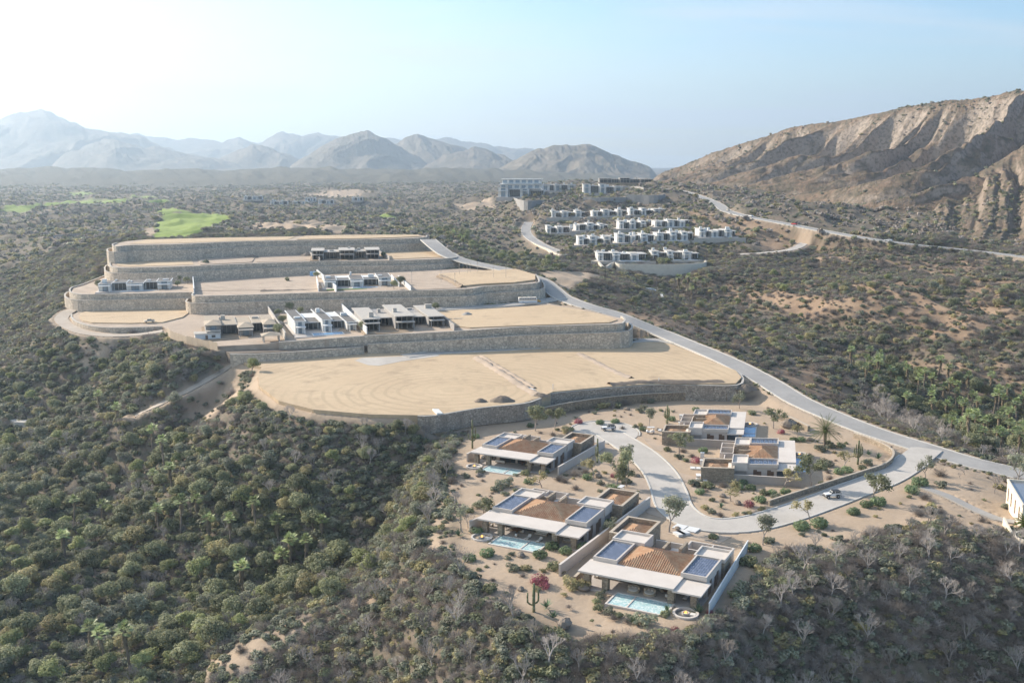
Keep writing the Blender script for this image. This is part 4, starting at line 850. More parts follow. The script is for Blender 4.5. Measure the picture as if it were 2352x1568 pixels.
seat(1455,1358,'daybed','left one of the two round wicker daybeds on the pool deck of the nearest villa');seat(1492,1365,'daybed','right one of the two round wicker daybeds on the pool deck of the nearest villa')
seat(1534,1362,'table','round brown dining table on the loggia of the nearest villa')
for i,(u,v,a) in enumerate([(1521,1360,1.2),(1534,1352,0),(1546,1366,-1.8),(1532,1372,3.1)]): seat(u,v,'chair',['chair left of','chair behind','chair right of','chair in front of'][i]+' the round dining table of the nearest villa',R_(-27)+a)
seat(1576,1374,'lounger','left lounger by the right hand pillars of the nearest villa');seat(1600,1380,'lounger','right lounger by the right hand pillars of the nearest villa')
seat(1371,1326,'armchair','pale armchair between the two left pillars of the nearest villa')
seat(1187,1222,'table','round brown dining table on the loggia of the middle left villa')
for i,(u,v,a) in enumerate([(1175,1219,1.2),(1187,1212,0),(1199,1224,-1.8),(1187,1232,3.1)]): seat(u,v,'chair',['chair left of','chair behind','chair right of','chair in front of'][i]+' the round dining table of the middle left villa',R_(-27)+a)
seat(1243,1229,'sofa','long sofa with pale cushions at the back of the middle left villa loggia')
seat(1213,1237,'lounger','left lounger facing the pool of the middle left villa');seat(1239,1243,'lounger','right lounger facing the pool of the middle left villa')
seat(1304,1243,'daybed','round daybed between the right pillars of the middle left villa');seat(1128,1208,'armchair','pale armchair between the left pillars of the middle left villa')
seat(1110,1053,'armchair','pale armchair between the left pillars of the upper left villa');seat(1150,1063,'sofa','low pale sofa on the loggia of the upper left villa',R_(150));seat(1200,1066,'table','round dining table on the loggia of the upper left villa');seat(1176,1061,'armchair','armchair in the middle of the upper left villa loggia')
seat(1192,1060,'chair','chair left of the dining table of the upper left villa',.7);seat(1210,1070,'chair','chair right of the dining table of the upper left villa',-2)
# stepping slabs
def slabs(px0,px1,n,label,w=1.5,h=.3,sd=1):
    a=Vector(P(*px0,0));b=Vector(P(*px1,0))
    for i in range(n):
        c=a.lerp(b,i/max(1,n-1));an=math.atan2(b.y-a.y,b.x-a.x)
        o=MB().box(-w/2,-w*.55,-.1,w/2,w*.55,h).box(-w/2-.05,-w*.55-.05,h+.002,w/2+.05,w*.55+.05,h+.06).build('stone_slab',M['white'],None,(c.x,c.y,0),an)
        tag(o,label+(', number %d from the left'%(i+1) if n>1 else ''),'slab','white slabs by the villa entrances')
slabs((1517,989),(1541,990),4,'square slab between a golf cart and the farthest right villa')
slabs((1592,1076),(1628,1078),4,'square slab above the golf carts of the right villa')
slabs((1612,1067),(1613,1050),2,'pale upright slab left of the right villa',1.0,1.4)
slabs((1562,979),(1564,962),2,'pale upright slab left of the farthest right villa',1.0,1.4)
slabs((1562,1212),(1590,1218),2,'white slab at the road behind the nearest villa',2.6,.3);slabs((1560,1228),(1570,1226),2,'white slab against the rear wall of the nearest villa',2.0,.5)
# ------------------------------------------------ vehicles
def wheel(t,x,y,r=.4,w=.26,rim='metal'):
    o=MB().tube((x,y-w/2,r),(x,y+w/2,r),r,r,16).build('wheel',M['rubber'],t)
    MB().tube((x,y-w/2-.012,r),(x,y+w/2+.012,r),r*.55,r*.55,12).build('rim',M[rim],o)
def prof(mb,pts,y0,y1):   # side profile in x,z extruded across y
    n=len(pts);return mb.add([(x,y0,z) for x,z in pts]+[(x,y1,z) for x,z in pts],[tuple(range(n)),tuple(range(2*n-1,n-1,-1))]+[(i,n+i,n+(i+1)%n,(i+1)%n) for i in range(n)])
def jeep(loc,rz,label):   # nose towards -x
    t=empty('off_road_car',loc,rz,label,'car','white off-road cars with black roofs')
    prof(MB(),[(-2.0,.55),(-2.05,.95),(-1.95,1.12),(-.75,1.2),(-.6,1.22),(1.85,1.22),(1.95,1.1),(1.95,.55)],-.72,.72).build('body',M['vwhite'],t)
    prof(MB(),[(-.62,1.225),(-.28,1.80),(1.75,1.80),(1.88,1.225)],-.68,.68).build('cabin',M['vwhite'],t)
    MB().box(-.25,-.72,1.80,1.85,.72,1.9).build('roof',M['black'],t)
    for s in(-1,1):
        y=s*.685;g=MB();g.add([(-.5,y,1.27),(-.22,y,1.74),(.45,y,1.74),(.45,y,1.27)],[(0,1,2,3)]).add([(.55,y,1.27),(.55,y,1.74),(1.68,y,1.74),(1.76,y,1.27)],[(0,1,2,3)]);g.build('side_window',M['glass'],t)
        for x in(-1.35,1.25): MB().box(x-.62,min(s*.725,s*.93),.84,x+.62,max(s*.725,s*.93),.95).build('fender',M['black'],t);wheel(t,x,s*.78,.42,.3)
        MB().tube((-2.02,s*.48,.9),(-2.08,s*.48,.9),.13,.13,12).build('headlight',M['metal'],t)
        MB().box(-.5,min(s*.72,s*.9),1.2,-.4,max(s*.72,s*.9),1.35).build('mirror',M['black'],t)
    MB().add([(-.59,-.6,1.28),(-.59,.6,1.28),(-.31,.6,1.75),(-.31,-.6,1.75)],[(0,1,2,3)]).xf(lambda v:(v[0]-.02,v[1],v[2])).build('windscreen',M['glass'],t)
    MB().box(-2.25,-.8,.45,-2.06,.8,.68).build('front_bumper',M['black'],t);MB().box(1.96,-.75,.45,2.1,.75,.65).build('rear_bumper',M['black'],t)
    MB().box(-2.07,-.32,.72,-2.045,.32,1.02).build('grille',M['black'],t)
    MB().tube((1.96,0,1.05),(2.2,0,1.05),.4,.4,16).build('spare_wheel',M['rubber'],t)
c=P(1398,988,.12);jeep(c,R_(2),'white off-road car with black roof at the top of the turning circle')
c=P(1911,1142,.12);jeep(c,R_(8),'white off-road car with black roof driving round the lower road bend')
def cart(u,v,rz,label):
    c=P(u,v,.08);t=empty('golf_cart',c,rz,label,'golf cart','white golf carts by the villa entrances')
    prof(MB(),[(-1.25,.3),(-1.3,.75),(-1.0,.9),(-.6,.5),(.1,.5),(.15,.75),(1.2,.75),(1.25,.35)],-.58,.58).build('body',M['vwhite'],t)
    MB().box(-.95,-.6,1.85,1.2,.6,1.93).build('roof',M['vwhite'],t)
    for x,s in((-.85,-1),(-.85,1),(1.05,-1),(1.05,1)): MB().tube((x,s*.52,.7),(x*.95,s*.52,1.85),.03,.03,5).build('roof_post',M['metal'],t)
    MB().box(.1,-.5,.751,.65,.5,.9).box(.6,-.5,.9,.72,.5,1.3).build('seat',M['fabric'],t)
    for x in(-.85,.85):
        for s in(-1,1): wheel(t,x,s*.5,.24,.18)
cart(1494,994,0,'white golf cart beside the slab path of the farthest right villa');cart(1426,1133,R_(60),'white golf cart beside the garage of the middle left villa')
cart(1604,1106,R_(85),'left one of the two golf carts at the garage of the right villa');cart(1618,1104,R_(85),'right one of the two golf carts at the garage of the right villa')
def bus(loc,rz,label):    # nose +x
    t=empty('school_bus',loc,rz,label,'bus')
    prof(MB(),[(-5.4,.55),(-5.4,2.05),(3.7,2.05),(3.7,.55)],-1.2,1.2).build('lower_body',M['vwhite'],t)
    prof(MB(),[(-5.4,2.053),(-5.35,2.95),(3.45,2.95),(3.68,2.053)],-1.19,1.19).build('upper_body',M['vwhite'],t)
    prof(MB(),[(-5.4,2.953),(-5.2,3.12),(3.3,3.12),(3.5,2.953)],-1.15,1.15).build('roof',M['cream'],t)
    MB().box(-5.42,-1.215,1.6,3.72,-1.203,1.85).box(-5.42,1.203,1.6,3.72,1.215,1.85).build('stripe',M['yellow'],t)
    for s in(-1,1):
        for k in range(10):
            x=-5.1+k*.84;MB().box(x,min(s*1.192,s*1.206),2.15,x+.68,max(s*1.192,s*1.206),2.75).build('window',M['glass'],t)
    prof(MB(),[(3.71,.6),(3.71,1.75),(5.2,1.55),(5.4,1.3),(5.4,.6)],-.95,.95).build('bonnet',M['yellow'],t)
    MB().add([(3.6,-1.05,2.1),(3.6,1.05,2.1),(3.5,1.05,2.85),(3.5,-1.05,2.85)],[(0,1,2,3)]).xf(lambda v:(v[0]+.07,v[1],v[2])).build('windscreen',M['glass'],t)
    for x in(-3.4,4.4):
        for s in(-1,1): wheel(t,x,s*1.05,.5,.3,'vwhite')
    MB().box(5.41,-1,.5,5.55,1,.75).build('front_bumper',M['black'],t)
    for k in range(3): MB().box(-4+k*2.2,-.35,3.123,-3.4+k*2.2,.35,3.25).build('roof_vent',M['metal'],t)
c=P(1216,697,Z1[0]+.11,Z1[1]);bus((c[0],c[1],c[2]+.05),R_(9),'white and orange school bus parked on the terrace road under the stone wall')
def car(loc,rz,label,paint='vwhite',pickup=False,s=1.0,grp='cars on the far roads'):
    t=empty('pickup_truck' if pickup else 'car',loc,rz,label,'pickup' if pickup else 'car',None if pickup else grp,s)
    prof(MB(),[(-2.3,.4),(-2.35,.8),(-2.2,.95),(-1.0,1.02),(2.2,1.05),(2.35,.9),(2.35,.4)],-.88,.88).build('body',M[paint],t)
    top=[(-1.0,1.025),(-.4,1.62),(.8,1.62),(1.1,1.055)] if pickup else [(-1.1,1.025),(-.4,1.5),(1.3,1.5),(1.95,1.055)]
    prof(MB(),top,-.78,.78).build('cabin',M['glass'],t);MB().box(-.38,-.76,top[1][1]+.002,.78 if pickup else 1.25,.76,top[1][1]+.05).build('roof',M[paint],t)
    if pickup: MB().box(1.15,-.8,1.06,2.3,.8,1.07).build('truck_bed',M['black'],t)
    for x in(-1.45,1.45):
        for q in(-1,1): wheel(t,x,q*.8,.36,.22)
c=P(343,740,Z1[0]+.5,Z1[1]);car((c[0],c[1],c[2]+.03),R_(25),'dusty pale pickup parked on the oval sand lot','cream',True)
for u,v,l,pt in ((1721,500,'tiny white car nearest the bend of the highway below the mountain','vwhite'),(1821,517,'tiny red car on the highway below the mountain','red'),(2026,554,'tiny white van farthest right on the highway below the mountain','vwhite'),(1668,487,'tiny pale car at the highway bend','cream')):
    i=[r for r in RL if r[0]=='highway'][0][1];c=np.array(P(u,v,36));j=np.abs((i[:,0]/i[:,1])-(c[0]/c[1])).argmin();d=i[min(j+1,len(i)-1)]-i[j-1]
    car((i[j,0]+1.5,i[j,1]-1.5,i[j,2]+.14),math.atan2(d[1],d[0]),l,pt,False,1.15)
# planks, pipe, posts on the pads
def plank(u0,v0,u1,v1,z,w,h,label,kx=0,mat='white'):
    a=P(u0,v0,z,kx);b=P(u1,v1,z,kx);L_=math.hypot(b[0]-a[0],b[1]-a[1])
    mb=MB()
    for i in range(3): mb.box(0,i*w/3+.03,0,L_,(i+1)*w/3-.03,h*(1-.15*i))
    tag(mb.build('timber_stack',M[mat],None,a,math.atan2(b[1]-a[1],b[0]-a[0])),label,'timber stack')
plank(993,942,1003,952,6.02,2.0,.5,'white stack of boards lying at the front rim of the big sand pad');plank(1210,893,1224,897,6.02,1.2,.5,'small white stack at the foot of the soil ridge on the sand pad')
plank(1205,700,1235,698,14.9,1.2,.5,'pale stack beside the bus road',0,'timber');plank(1042,733,1062,733,13.6,1.5,.4,'pale boards on the lot right of the concrete-roofed house',0,'timber')
def post(u,v,z,h,label,kx=0,r=.11,mat='timber',g='slim posts standing on the sand lots'):
    c=P(u,v,z,kx);tag(MB().tube((0,0,-.3),(0,0,h),r,r*.8,6).box(-.3,-.04,h*.86,.3,.04,h*.9).build('post',M[mat],None,c),label,'post',g)
for i,(u,v) in enumerate([(946,650),(1013,648),(1045,655),(1073,630),(1055,632),(1080,629),(1133,640),(1162,640),(1097,628)]): post(u,v,Z2[0]+.2,6.5,'slim pale post on the upper right sand lots, number %d counted from the left'%(sorted([946,1013,1045,1073,1055,1080,1133,1162,1097]).index(u)+1),Z2[1])
post(1270,896,5.6,2.2,'white marker post at the step in the stone wall of the big pad',0,.12,'white');post(1513,880,5.8,2.0,'white marker post on the right rim of the big pad',0,.12,'white')
post(1390,628+6,16,6,'dark lamp post at the edge of the small sand lot by the junction',0,.14,'black')
# ------------------------------------------------ modern flat-roofed houses
HG='white flat-roofed houses of the hillside estate'
def modern(label,px,z,kx,w,d,ang,seed,style='white',group=HG,h=5.0,pool=True,side=False,tall=False,cols=5):
    g=random.Random(seed);c=P(px[0],px[1],z,kx) if not callable(z) else z(px)
    t=empty('house',c,ang,label,'house',group)
    wm={'white':'white','concrete':'concrete','tan':'concrete','cream':'cream'}[style];rm={'white':'gravelroof' if group!=HG else 'cap','concrete':'cap','tan':'tanroof','cream':'gravelroof'}[style];em={'white':'white','concrete':'cap','tan':'timber','cream':'cream'}[style]
    n=cols;ws=[g.uniform(.7,1.3) for _ in range(n)];s=sum(ws);x=-w/2
    MB().box(-w/2-1,-d*.25,-2.5,w/2+1,d+.5,.12).build('terrace',M['deck' if style in('white','cream') else 'brown_dirt'],t)
    MB().box(-w/2+1,d*.62,.12,w/2-1,d,h-.3).build('wall',M[wm],t)
    for i in range(n):
        x1=x+w*ws[i]/s;rec=(i%2==1);y0=d*(.28 if rec else 0)+g.uniform(0,.08)*d;hh=h+(g.choice([0,.7,1.5]) if not rec else g.choice([-.4,.3]))
        xa,xb=x+.25,x1-.25
        MB().box(xa,y0+.5,.12,xa+.35,d*.9,hh-.3).box(xb-.35,y0+.5,.12,xb,d*.9,hh-.3).box(xa+.35,d*.55,.12,xb-.35,d*.57,hh-.3).build('wall',M[wm],t)
        if style!='concrete':
            W_=MB().box(xa+.35,y0+1.1,.12,xb-.35,y0+1.2,hh-.35).build('window',M['glass' if rec else 'vglass'],t)
            if not rec: wq=(xb-xa)*.22;MB().box(xa+.351,y0+.7,.12,xa+.35+wq,y0+.98,hh-.31).build('wall',M[wm],t);MB().box(xb-.35-wq,y0+.7,.12,xb-.351,y0+.98,hh-.31).build('wall',M[wm],t)
            f=MB();k=max(2,int((xb-xa)/1.8))
            for q in range(k+1): xx=xa+.38+(xb-xa-.76)*q/k;f.box(xx-.05,y0+1.0,.12,xx+.05,y0+1.09,hh-.36)
            f.build('frame',M[wm if i%2 else 'bglass'],W_)
        else:
            f=MB()
            for q in range(4): xx=xa+.6+(xb-xa-1.2)*q/3;f.tube((xx,y0+1.0,.12),(xx,y0+1.0,hh-.3),.12,.12,6)
            f.build('props',M['timber'],t);MB().box(xa+.35,d*.5,.12,xb-.35,d*.51,hh-.4).build('interior_shade_sheet',M['glass'],t)  # dark sheet painted in for the shade inside the unfinished rooms
        if not rec and w>20:
            cx0,cx1=xa+.1,xb-.1;zc_=h-1.0
            CN=MB().box(cx0,y0-3.2,zc_,cx1,y0+.45,zc_+.3).build('canopy',M[em],t)
            for q in (cx0+.3,cx1-.6): MB().box(q,y0-3.0,.125,q+.3,y0-2.7,zc_-.002).build('column',M[wm],CN)
        rx0,rx1,ry0,ry1=x-.15+g.uniform(-.3,.2),x1+.15,y0-(.2 if not rec else 1.4)-g.uniform(0,1.0),d+g.uniform(-.3,.4)
        z0=hh-.3+i*.006
        if style=='tan' and not rec:
            mb=MB();mb.box(rx0,ry0,z0,rx1,ry0+ (ry1-ry0)*.45,z0+.18);yy=ry0+(ry1-ry0)*.45
            cx=(rx0+rx1)/2;cy=(ry0+yy)/2;zt=z0+.18+1.3;mb.add([(rx0,ry0,z0+.183),(rx1,ry0,z0+.183),(rx1,yy,z0+.183),(rx0,yy,z0+.183),(cx,cy,zt)],[(0,1,4),(1,2,4),(2,3,4),(3,0,4)]);mb.box(rx0+.4,yy+.05,z0-.4,rx1-.4,ry1,z0+.1)
            mb.build('roof',M[rm],t)
        else:
            R0=MB().box(rx0,ry0,z0,rx1,ry1,z0+.28).build('roof',M[em],t)
            MB().box(rx0+.4,ry0+.4,z0+.283,rx1-.4,ry1-.4,z0+.33).build('roof_gravel',M[rm],R0)
            if g.random()<.75: 
                qx=g.uniform(rx0+.5,max(rx0+.6,rx1-3.4));qy=g.uniform(ry0+2,ry1-2);MB().box(qx,qy,z0+.331,qx+g.uniform(.9,3.0),qy+2.0,z0+g.uniform(.8,2.6)).build('rooftop_box',M[em],R0)
        x=x1
    if tall:
        for k in range(1,3):
            sh=k*1.2
            MB().box(-w/2+sh,d*.2+k*2,h+.4+(k-1)*3.4,w/2-sh*1.5,d,h+3.3+(k-1)*3.4).build('upper_storey',M[wm],t)
            gl=MB()
            for q in range(6): xx=-w/2+sh+1+q*(w-2*sh-2)/6;gl.box(xx,d*.2+k*2-.05,h+.9+(k-1)*3.4,xx+(w/11),d*.2+k*2+.02,h+2.9+(k-1)*3.4)
            gl.build('window',M['vglass'],t);MB().box(-w/2+sh-.6,d*.2+k*2-2,h+3.303+(k-1)*3.4,w/2-sh,d+.3,h+3.6+(k-1)*3.4).build('roof',M[em],t)
    if pool:
        pw=w*.5;x0=g.uniform(-w*.3,w*.0);E_=MB().frame(x0,-d*.22,x0+pw,-d*.05,.12,.4,.4).build('pool_edge',M['white'],t);MB().box(x0+.35,-d*.22+.35,.0,x0+pw-.35,-d*.05-.35,.3).build('water',M['water_blue'],E_)
    if side:
        for sx in(-1,1): MB().box(sx*(w/2+3)-.2,-d*.35,-2.5,sx*(w/2+3)+.2,d*1.5,2.6).build('side_wall',M['white' if style=='white' else wm],t)
        if style=='white': MB().box(-w/2+1,-d*.36,.0,w/2-1,-d*.251,.16).build('lawn_strip',M['lawn'],t)
    return t
a18=R_(17);TG='large houses standing on the stone-walled terraces'
modern('white villa with a long low roof on the leftmost part of the terraces',(310,668),Z2[0],Z2[1],36,16,R_(14),11,group=TG,h=4.0)
modern('white villa with turf strip and pool, white side walls, on the middle terrace',(823,660),Z2[0],Z2[1],34,22,R_(12),5,group=TG,side=True,h=4.0)
modern('unfinished grey concrete house on the second terrace from the top',(795,596),Z3[0],Z3[1],40,20,R_(10),17,'concrete',TG,pool=False,h=4.0)
modern('unfinished house with tan pyramid roofs on the front left terrace',(555,772),Z1[0],Z1[1],29,30,R_(18),23,'tan',TG,pool=False,h=3.8)
modern('white house with grey roofs and lap pool in the front terrace row',(750,764),Z1[0],Z1[1],26,34,R_(19),8,'white',TG,h=4.0)
modern('concrete-roofed house under construction, right end of the front row of the terraces',(930,756),Z1[0],Z1[1],35,36,R_(16),29,'concrete',TG,pool=False,h=4.2)
def lotwall(u0,v0,u1,v1,zz,h,label,mat='white'):
    a=P(u0,v0,*zz);b=P(u1,v1,*zz);L_=math.dist(a[:2],b[:2]);dz=b[2]-a[2]
    t=empty('boundary_wall',a,math.atan2(b[1]-a[1],b[0]-a[0]),label,'garden wall','lot walls between the terrace houses')
    MB().box(0,-.2,-1,L_,.2,h).xf(lambda v:(v[0],v[1],v[2]+dz*v[0]/L_)).build('masonry',M[mat],t);MB().box(0,-.27,h+.002,L_,.27,h+.12).xf(lambda v:(v[0],v[1],v[2]+dz*v[0]/L_)).build('coping',M[mat],t)
lotwall(656,782,612,712,Z1,3.2,'tall pale wall between the tan-roofed house and the white lap pool house','cap')
lotwall(843,770,780,708,Z1,3.2,'white wall on the left side of the concrete-roofed house')
lotwall(1044,760,985,712,Z1,2.6,'grey wall on the right side of the concrete-roofed house','concrete')
lotwall(773,671,728,631,Z2,3.0,'long white wall left of the turf-fronted villa')
lotwall(446,676,443,640,Z2,3.0,'white wall end right of the leftmost white villa')
lotwall(944,669,915,642,Z2,2.2,'white wall right of the turf-fronted villa')
lotwall(735,600,700,580,Z3,2.2,'grey wall left of the unfinished concrete house','concrete');lotwall(895,598,862,578,Z3,2.2,'grey wall right of the unfinished concrete house','concrete')
# site fence of corrugated sheets
fl=[(385,762),(392,772),(430,784),(480,795),(500,800)];pl=[P(u,v,*Z1) for u,v in fl]
c0=pl[0];t=empty('site_fence',c0,0,'rusty sheet fence round the corner of the tan-roofed building site','fence')
for i in range(len(pl)-1): 
    a,b=pl[i],pl[i+1];L_=math.dist(a[:2],b[:2]);an=math.atan2(b[1]-a[1],b[0]-a[0]);mb=MB();n=int(L_/2.4)+1
    for k in range(n): mb.box(k*L_/n+.03,-.05-.03*(k%2),-1,(k+1)*L_/n-.03,.03-.03*(k%2),2.4)
    mb.build('fence_panel',M['wicker'],t,(a[0]-c0[0],a[1]-c0[1],a[2]-c0[2]),an)
c=P(478,781,*Z1);t=empty('site_hut',c,R_(20),'white site hut with flat roof at the left foot of the tan-roofed house','shed')
MB().box(-5,0,-.5,5,6,2.6).build('wall',M['white'],t);MB().box(-5.3,-.3,2.602,5.3,6.3,2.85).build('roof',M['cap'],t);MB().box(-1,-.05,0,0,-.002,2.1).build('door',M['bglass'],t);MB().box(1.5,-.05,1,3,-.002,2).build('window',M['glass'],t)
c=P(624,785,*Z1);t=empty('pavilion',c,R_(18),'small pavilion with tan pyramid roof beside the tan-roofed house','pavilion')
for x in(-3,3):
    for y in(0,5): MB().box(x-.25,y-.25,-.5,x+.25,y+.25,2.6).build('post',M['cap'],t)
MB().add([(-4,-1,2.6),(4,-1,2.6),(4,6,2.6),(-4,6,2.6),(0,2.5,3.9)],[(0,1,4),(1,2,4),(2,3,4),(3,0,4),(3,2,1,0)]).build('roof',M['tanroof'],t)
c=P(722,634,*Z2);t=empty('site_hut',c,0,'blue and white site hut beside the turf-fronted villa','shed');MB().box(-2.5,0,-.3,0,3,2.4).build('wall',M['water_blue'],t);MB().box(.05,0,-.3,2.5,3,2.2).build('store_room',M['white'],t)
# estate rows
rows=[('topmost',[(1308,502,24,9),(1402,500,26,9),(1488,497,26,9)]),
('second',[(1293,539,17,8),(1360,533,19,8),(1462,529,19,9),(1545,525,20,9)]),
('third',[(1372,566,14,8),(1462,561,16,8),(1552,556,18,8),(1650,549,20,10)]),
('lowest',[(1430,603,11,9),(1552,601,11,9)])]
def onH(px):
    w=W(px[0],px[1]);return (w[0],w[1],w[2]+.6)
nth=['leftmost','second from the left','third from the left','fourth from the left']
ROWS=[]
for ri,(rn,hs) in enumerate(rows):
    for hi,(u,v,zz,_) in enumerate(hs):
        w=W(u,v)
        wid={'topmost':36,'second':30,'third':30,'lowest':36}[rn]
        lab='white house, '+(nth[hi] if hi<len(hs)-1 else 'rightmost')+' in the %s row of the hillside estate'%rn
        modern(lab,(u,v),lambda q:(w[0],w[1],w[2]+1.2),0,wid,17,R_(4),100+ri*7+hi,cols=6);ROWS.append(w)
        mb=MB().box(-wid/2-5,-6,-5,wid/2+5,-5.2,1.0).build('masonry',M['cap']);mb.location=(w[0],w[1],w[2]+.3);mb.name='garden_wall';tag(mb,'wall below the '+lab.replace('white house, ','').replace(' in the ',' house, ').replace(' of the hillside estate',' of the estate'),'garden wall','garden walls of the hillside estate')
def curved(px,z,h,label,mat='cap',th=1.0,nm='retaining_wall'):
    pts=[P(u,v,z) for u,v in px];wall(label,pts,lambda x:z,h,th,0,mat,'cap',2.0,0,nm,'pale retaining walls of the hillside estate')
curved([(1355,597),(1375,600),(1388,612),(1400,606),(1412,602),(1425,606),(1470,607),(1560,607),(1615,603),(1618,598)],12.5,10,'tall pale bastion wall below the lowest row of the hillside estate','cream')
curved([(1206,537),(1225,556),(1262,572),(1292,585),(1330,577)],15.3,7,'pale wall curving below the estate access road','cream')
curved([(1238,512),(1300,506),(1420,504),(1545,500),(1575,505)],23,3,'long low wall under the topmost row of the estate','cream')
# hilltop group
modern('white stepped apartment house at the left end of the hilltop',(1196,452),lambda q:(W(1196,455)[0],W(1196,455)[1],W(1196,455)[2]+1),0,42,18,R_(-8),51,'white','houses on the hilltop',pool=False,tall=True,cols=4).scale=(1.25,1.25,1.7)
modern('grey-roofed hilltop house beside the white stepped apartments',(1283,438),lambda q:(W(1283,440)[0],W(1283,440)[1],W(1283,440)[2]+1),0,42,18,0,52,'white','houses on the hilltop',pool=False).scale=(1.1,1.1,1.7)
modern('low hilltop house between trees above the tall plain wall',(1385,444),lambda q:(W(1385,446)[0],W(1385,446)[1],W(1385,446)[2]+1),0,44,18,0,53,'white','houses on the hilltop',pool=False).scale=(1.1,1.1,1.7)
modern('long pale building farthest right on the hilltop',(1450,430),lambda q:(W(1450,434)[0],W(1450,434)[1]+60,W(1450,434)[2]+6),0,70,18,0,54,'concrete','houses on the hilltop',pool=False)
for px,hh,lb in (([(1440,447),(1470,452),(1510,450),(1526,438)],14,'tallest plain retaining wall at the right end of the hilltop'),([(1340,446),(1380,450),(1440,447)],6,'lower retaining wall at the middle of the hilltop'),([(1150,452),(1190,458),(1250,452)],6,'retaining wall below the white stepped apartments'),([(1370,425),(1450,420),(1480,424)],8,'long pale wall along the skyline of the hilltop')):
    pts=[];
    for u,v in px: 
        w=W(u,v+14);pts.append((w[0],w[1],w[2]))
    zt=max(p[2] for p in pts)+3
    wall(lb,pts,lambda x,zt=zt:zt,hh+6,1.0,0,'concrete','cap',4.0,0,'retaining_wall','plain retaining walls of the hilltop')
# villas left of centre
for i,(u,v,w_) in enumerate([(580,460,38),(640,471,34),(690,471,34),(748,469,30),(712,463,24),(820,462,24)]):
    w=W(u,v);modern('distant white house, number %d from the left in the cluster beyond the terraces'%(sorted([580,640,690,748,712,820]).index(u)+1),(u,v),lambda q:(w[0],w[1],w[2]+.8),0,w_*.8,16,R_(3),200+i,'white','distant white houses beyond the terraces',pool=False,cols=4)
# cream villa at the right edge
_a=P(2350,1157,5.2);_b=P(2326,1117,5.2);c=(_a[0],_a[1],-.5);t=empty('house',c,math.atan2(_b[1]-_a[1],_b[0]-_a[0])-math.pi/2,'cream villa cut off by the right edge of the photo','house')
MB().box(0,0,-3,16,20,4.9).build('wall',M['cream'],t);MB().frame(-.15,-.15,16.2,20.2,4.903,5.6,.4).build('parapet',M['cream'],t);MB().box(.3,.3,4.903,15.8,19.8,5.1).build('roof',M['metal'],t)
MB().box(5,6,5.1,9,10,6.0).build('skylight',M['metal'],t)
for y in(3,8,13,17): MB().box(-.06,y,.6,.02,y+1.0,3.9).build('window',M['bglass'],t)
MB().box(-3.6,-8,-4,-3.2,2,1.5).build('forecourt_wall',M['cream'],t);MB().disc(.6,-9.5,-5,1.4,3.8,3.4,28).build('round_wall',M['cream'],t)
# pond / weir in the left valley, walls in the scrub
w=W(95,965);tag(MB().prism([(w[0]+x,w[1]+y) for x,y in((-14,2),(-6,6),(6,4),(16,-4),(12,-9),(0,-4),(-10,-2))],w[2]-3,w[2]-.2).build('water',M['cap']),kind='structure')
tag(MB().prism([(w[0]+x,w[1]+y) for x,y in((-8,0),(0,1),(12,-6),(9,-8.2),(0,-3))],w[2]-.15,w[2]-.1).build('water',M['vwhite']),kind='structure')
def hwall(px,h,label,mat='stone',th=.8,name='stone_wall'):
    pts=[W(u,v) for u,v in px];pl=catmull(pts,3.0);a=offs(pl,0);b=offs(pl,th);c=pl[len(pl)//2];v=[]
    for i in range(len(pl)): v+=[(a[i][0]-c[0],a[i][1]-c[1],pl[i,2]-1.5-c[2]),(a[i][0]-c[0],a[i][1]-c[1],pl[i,2]+h-c[2]),(b[i][0]-c[0],b[i][1]-c[1],pl[i,2]+h-c[2]),(b[i][0]-c[0],b[i][1]-c[1],pl[i,2]-1.5-c[2])]
    f=[q for i in range(len(pl)-1) for q in ((4*i,4*i+1,4*i+5,4*i+4),(4*i+1,4*i+2,4*i+6,4*i+5),(4*i+2,4*i+3,4*i+7,4*i+6))]
    tag(MB().add(v,f).build(name,M[mat],None,tuple(c)),label,'wall')
hwall([(122,547),(160,544),(200,540),(262,533)],2.2,'dark low wall crossing the scrub left of the top terrace','concrete')
hwall([(200,536),(240,530),(265,534)],1.5,'shorter wall end in the left scrub near the top terrace','concrete')
hwall([(1480,667),(1500,668),(1520,680),(1524,688)],1.6,'white curved channel wall in the palm ravine','white',1.5)
# ------------------------------------------------ vegetation
ML={}
ML['green']=mat_leaf('leaf_green',(.265,.28,.155),(.185,.205,.125),(.305,.31,.185))
ML['grey']=mat_leaf('leaf_greygreen',(0.283,0.288,0.210),(0.343,0.329,0.260),(0.223,0.248,0.168))
ML['olive']=mat_leaf('leaf_olive',(0.368,0.338,0.177),(0.299,0.296,0.143),(0.429,0.371,0.219))
ML['yellow']=mat_leaf('leaf_yellowgreen',(.30,.33,.145),(.245,.285,.125),(.34,.35,.17))
ML['dry']=mat_leaf('twig_brown',(.38,.33,.285),(.44,.385,.34),(.31,.265,.225),.15,.9)
ML['twig']=mat_leaf('twig_grey',(.38,.34,.31),(.31,.28,.255),(.44,.395,.36),.1,.9)
ML['pink']=mat_leaf('blossom_pink',(0.470,0.134,0.190),(0.403,0.112,0.168),(0.336,0.157,0.146))
ML['pale']=mat_leaf('leaf_palegreen',(.19,.25,.125),(.155,.22,.105),(.26,.315,.19))
ML['palm']=mat_leaf('palm_leaf',(0.292,0.371,0.151),(0.223,0.305,0.118),(0.429,0.461,0.235),.25,.4)
ML['skirt']=mat_leaf('palm_skirt',(0.291,0.235,0.157),(0.246,0.202,0.134),(0.202,0.157,0.112),.1,.9)
ML['date']=mat_leaf('date_leaf',(0.084,0.106,0.028),(0.073,0.095,0.028),(0.112,0.129,0.039),.2,.45)
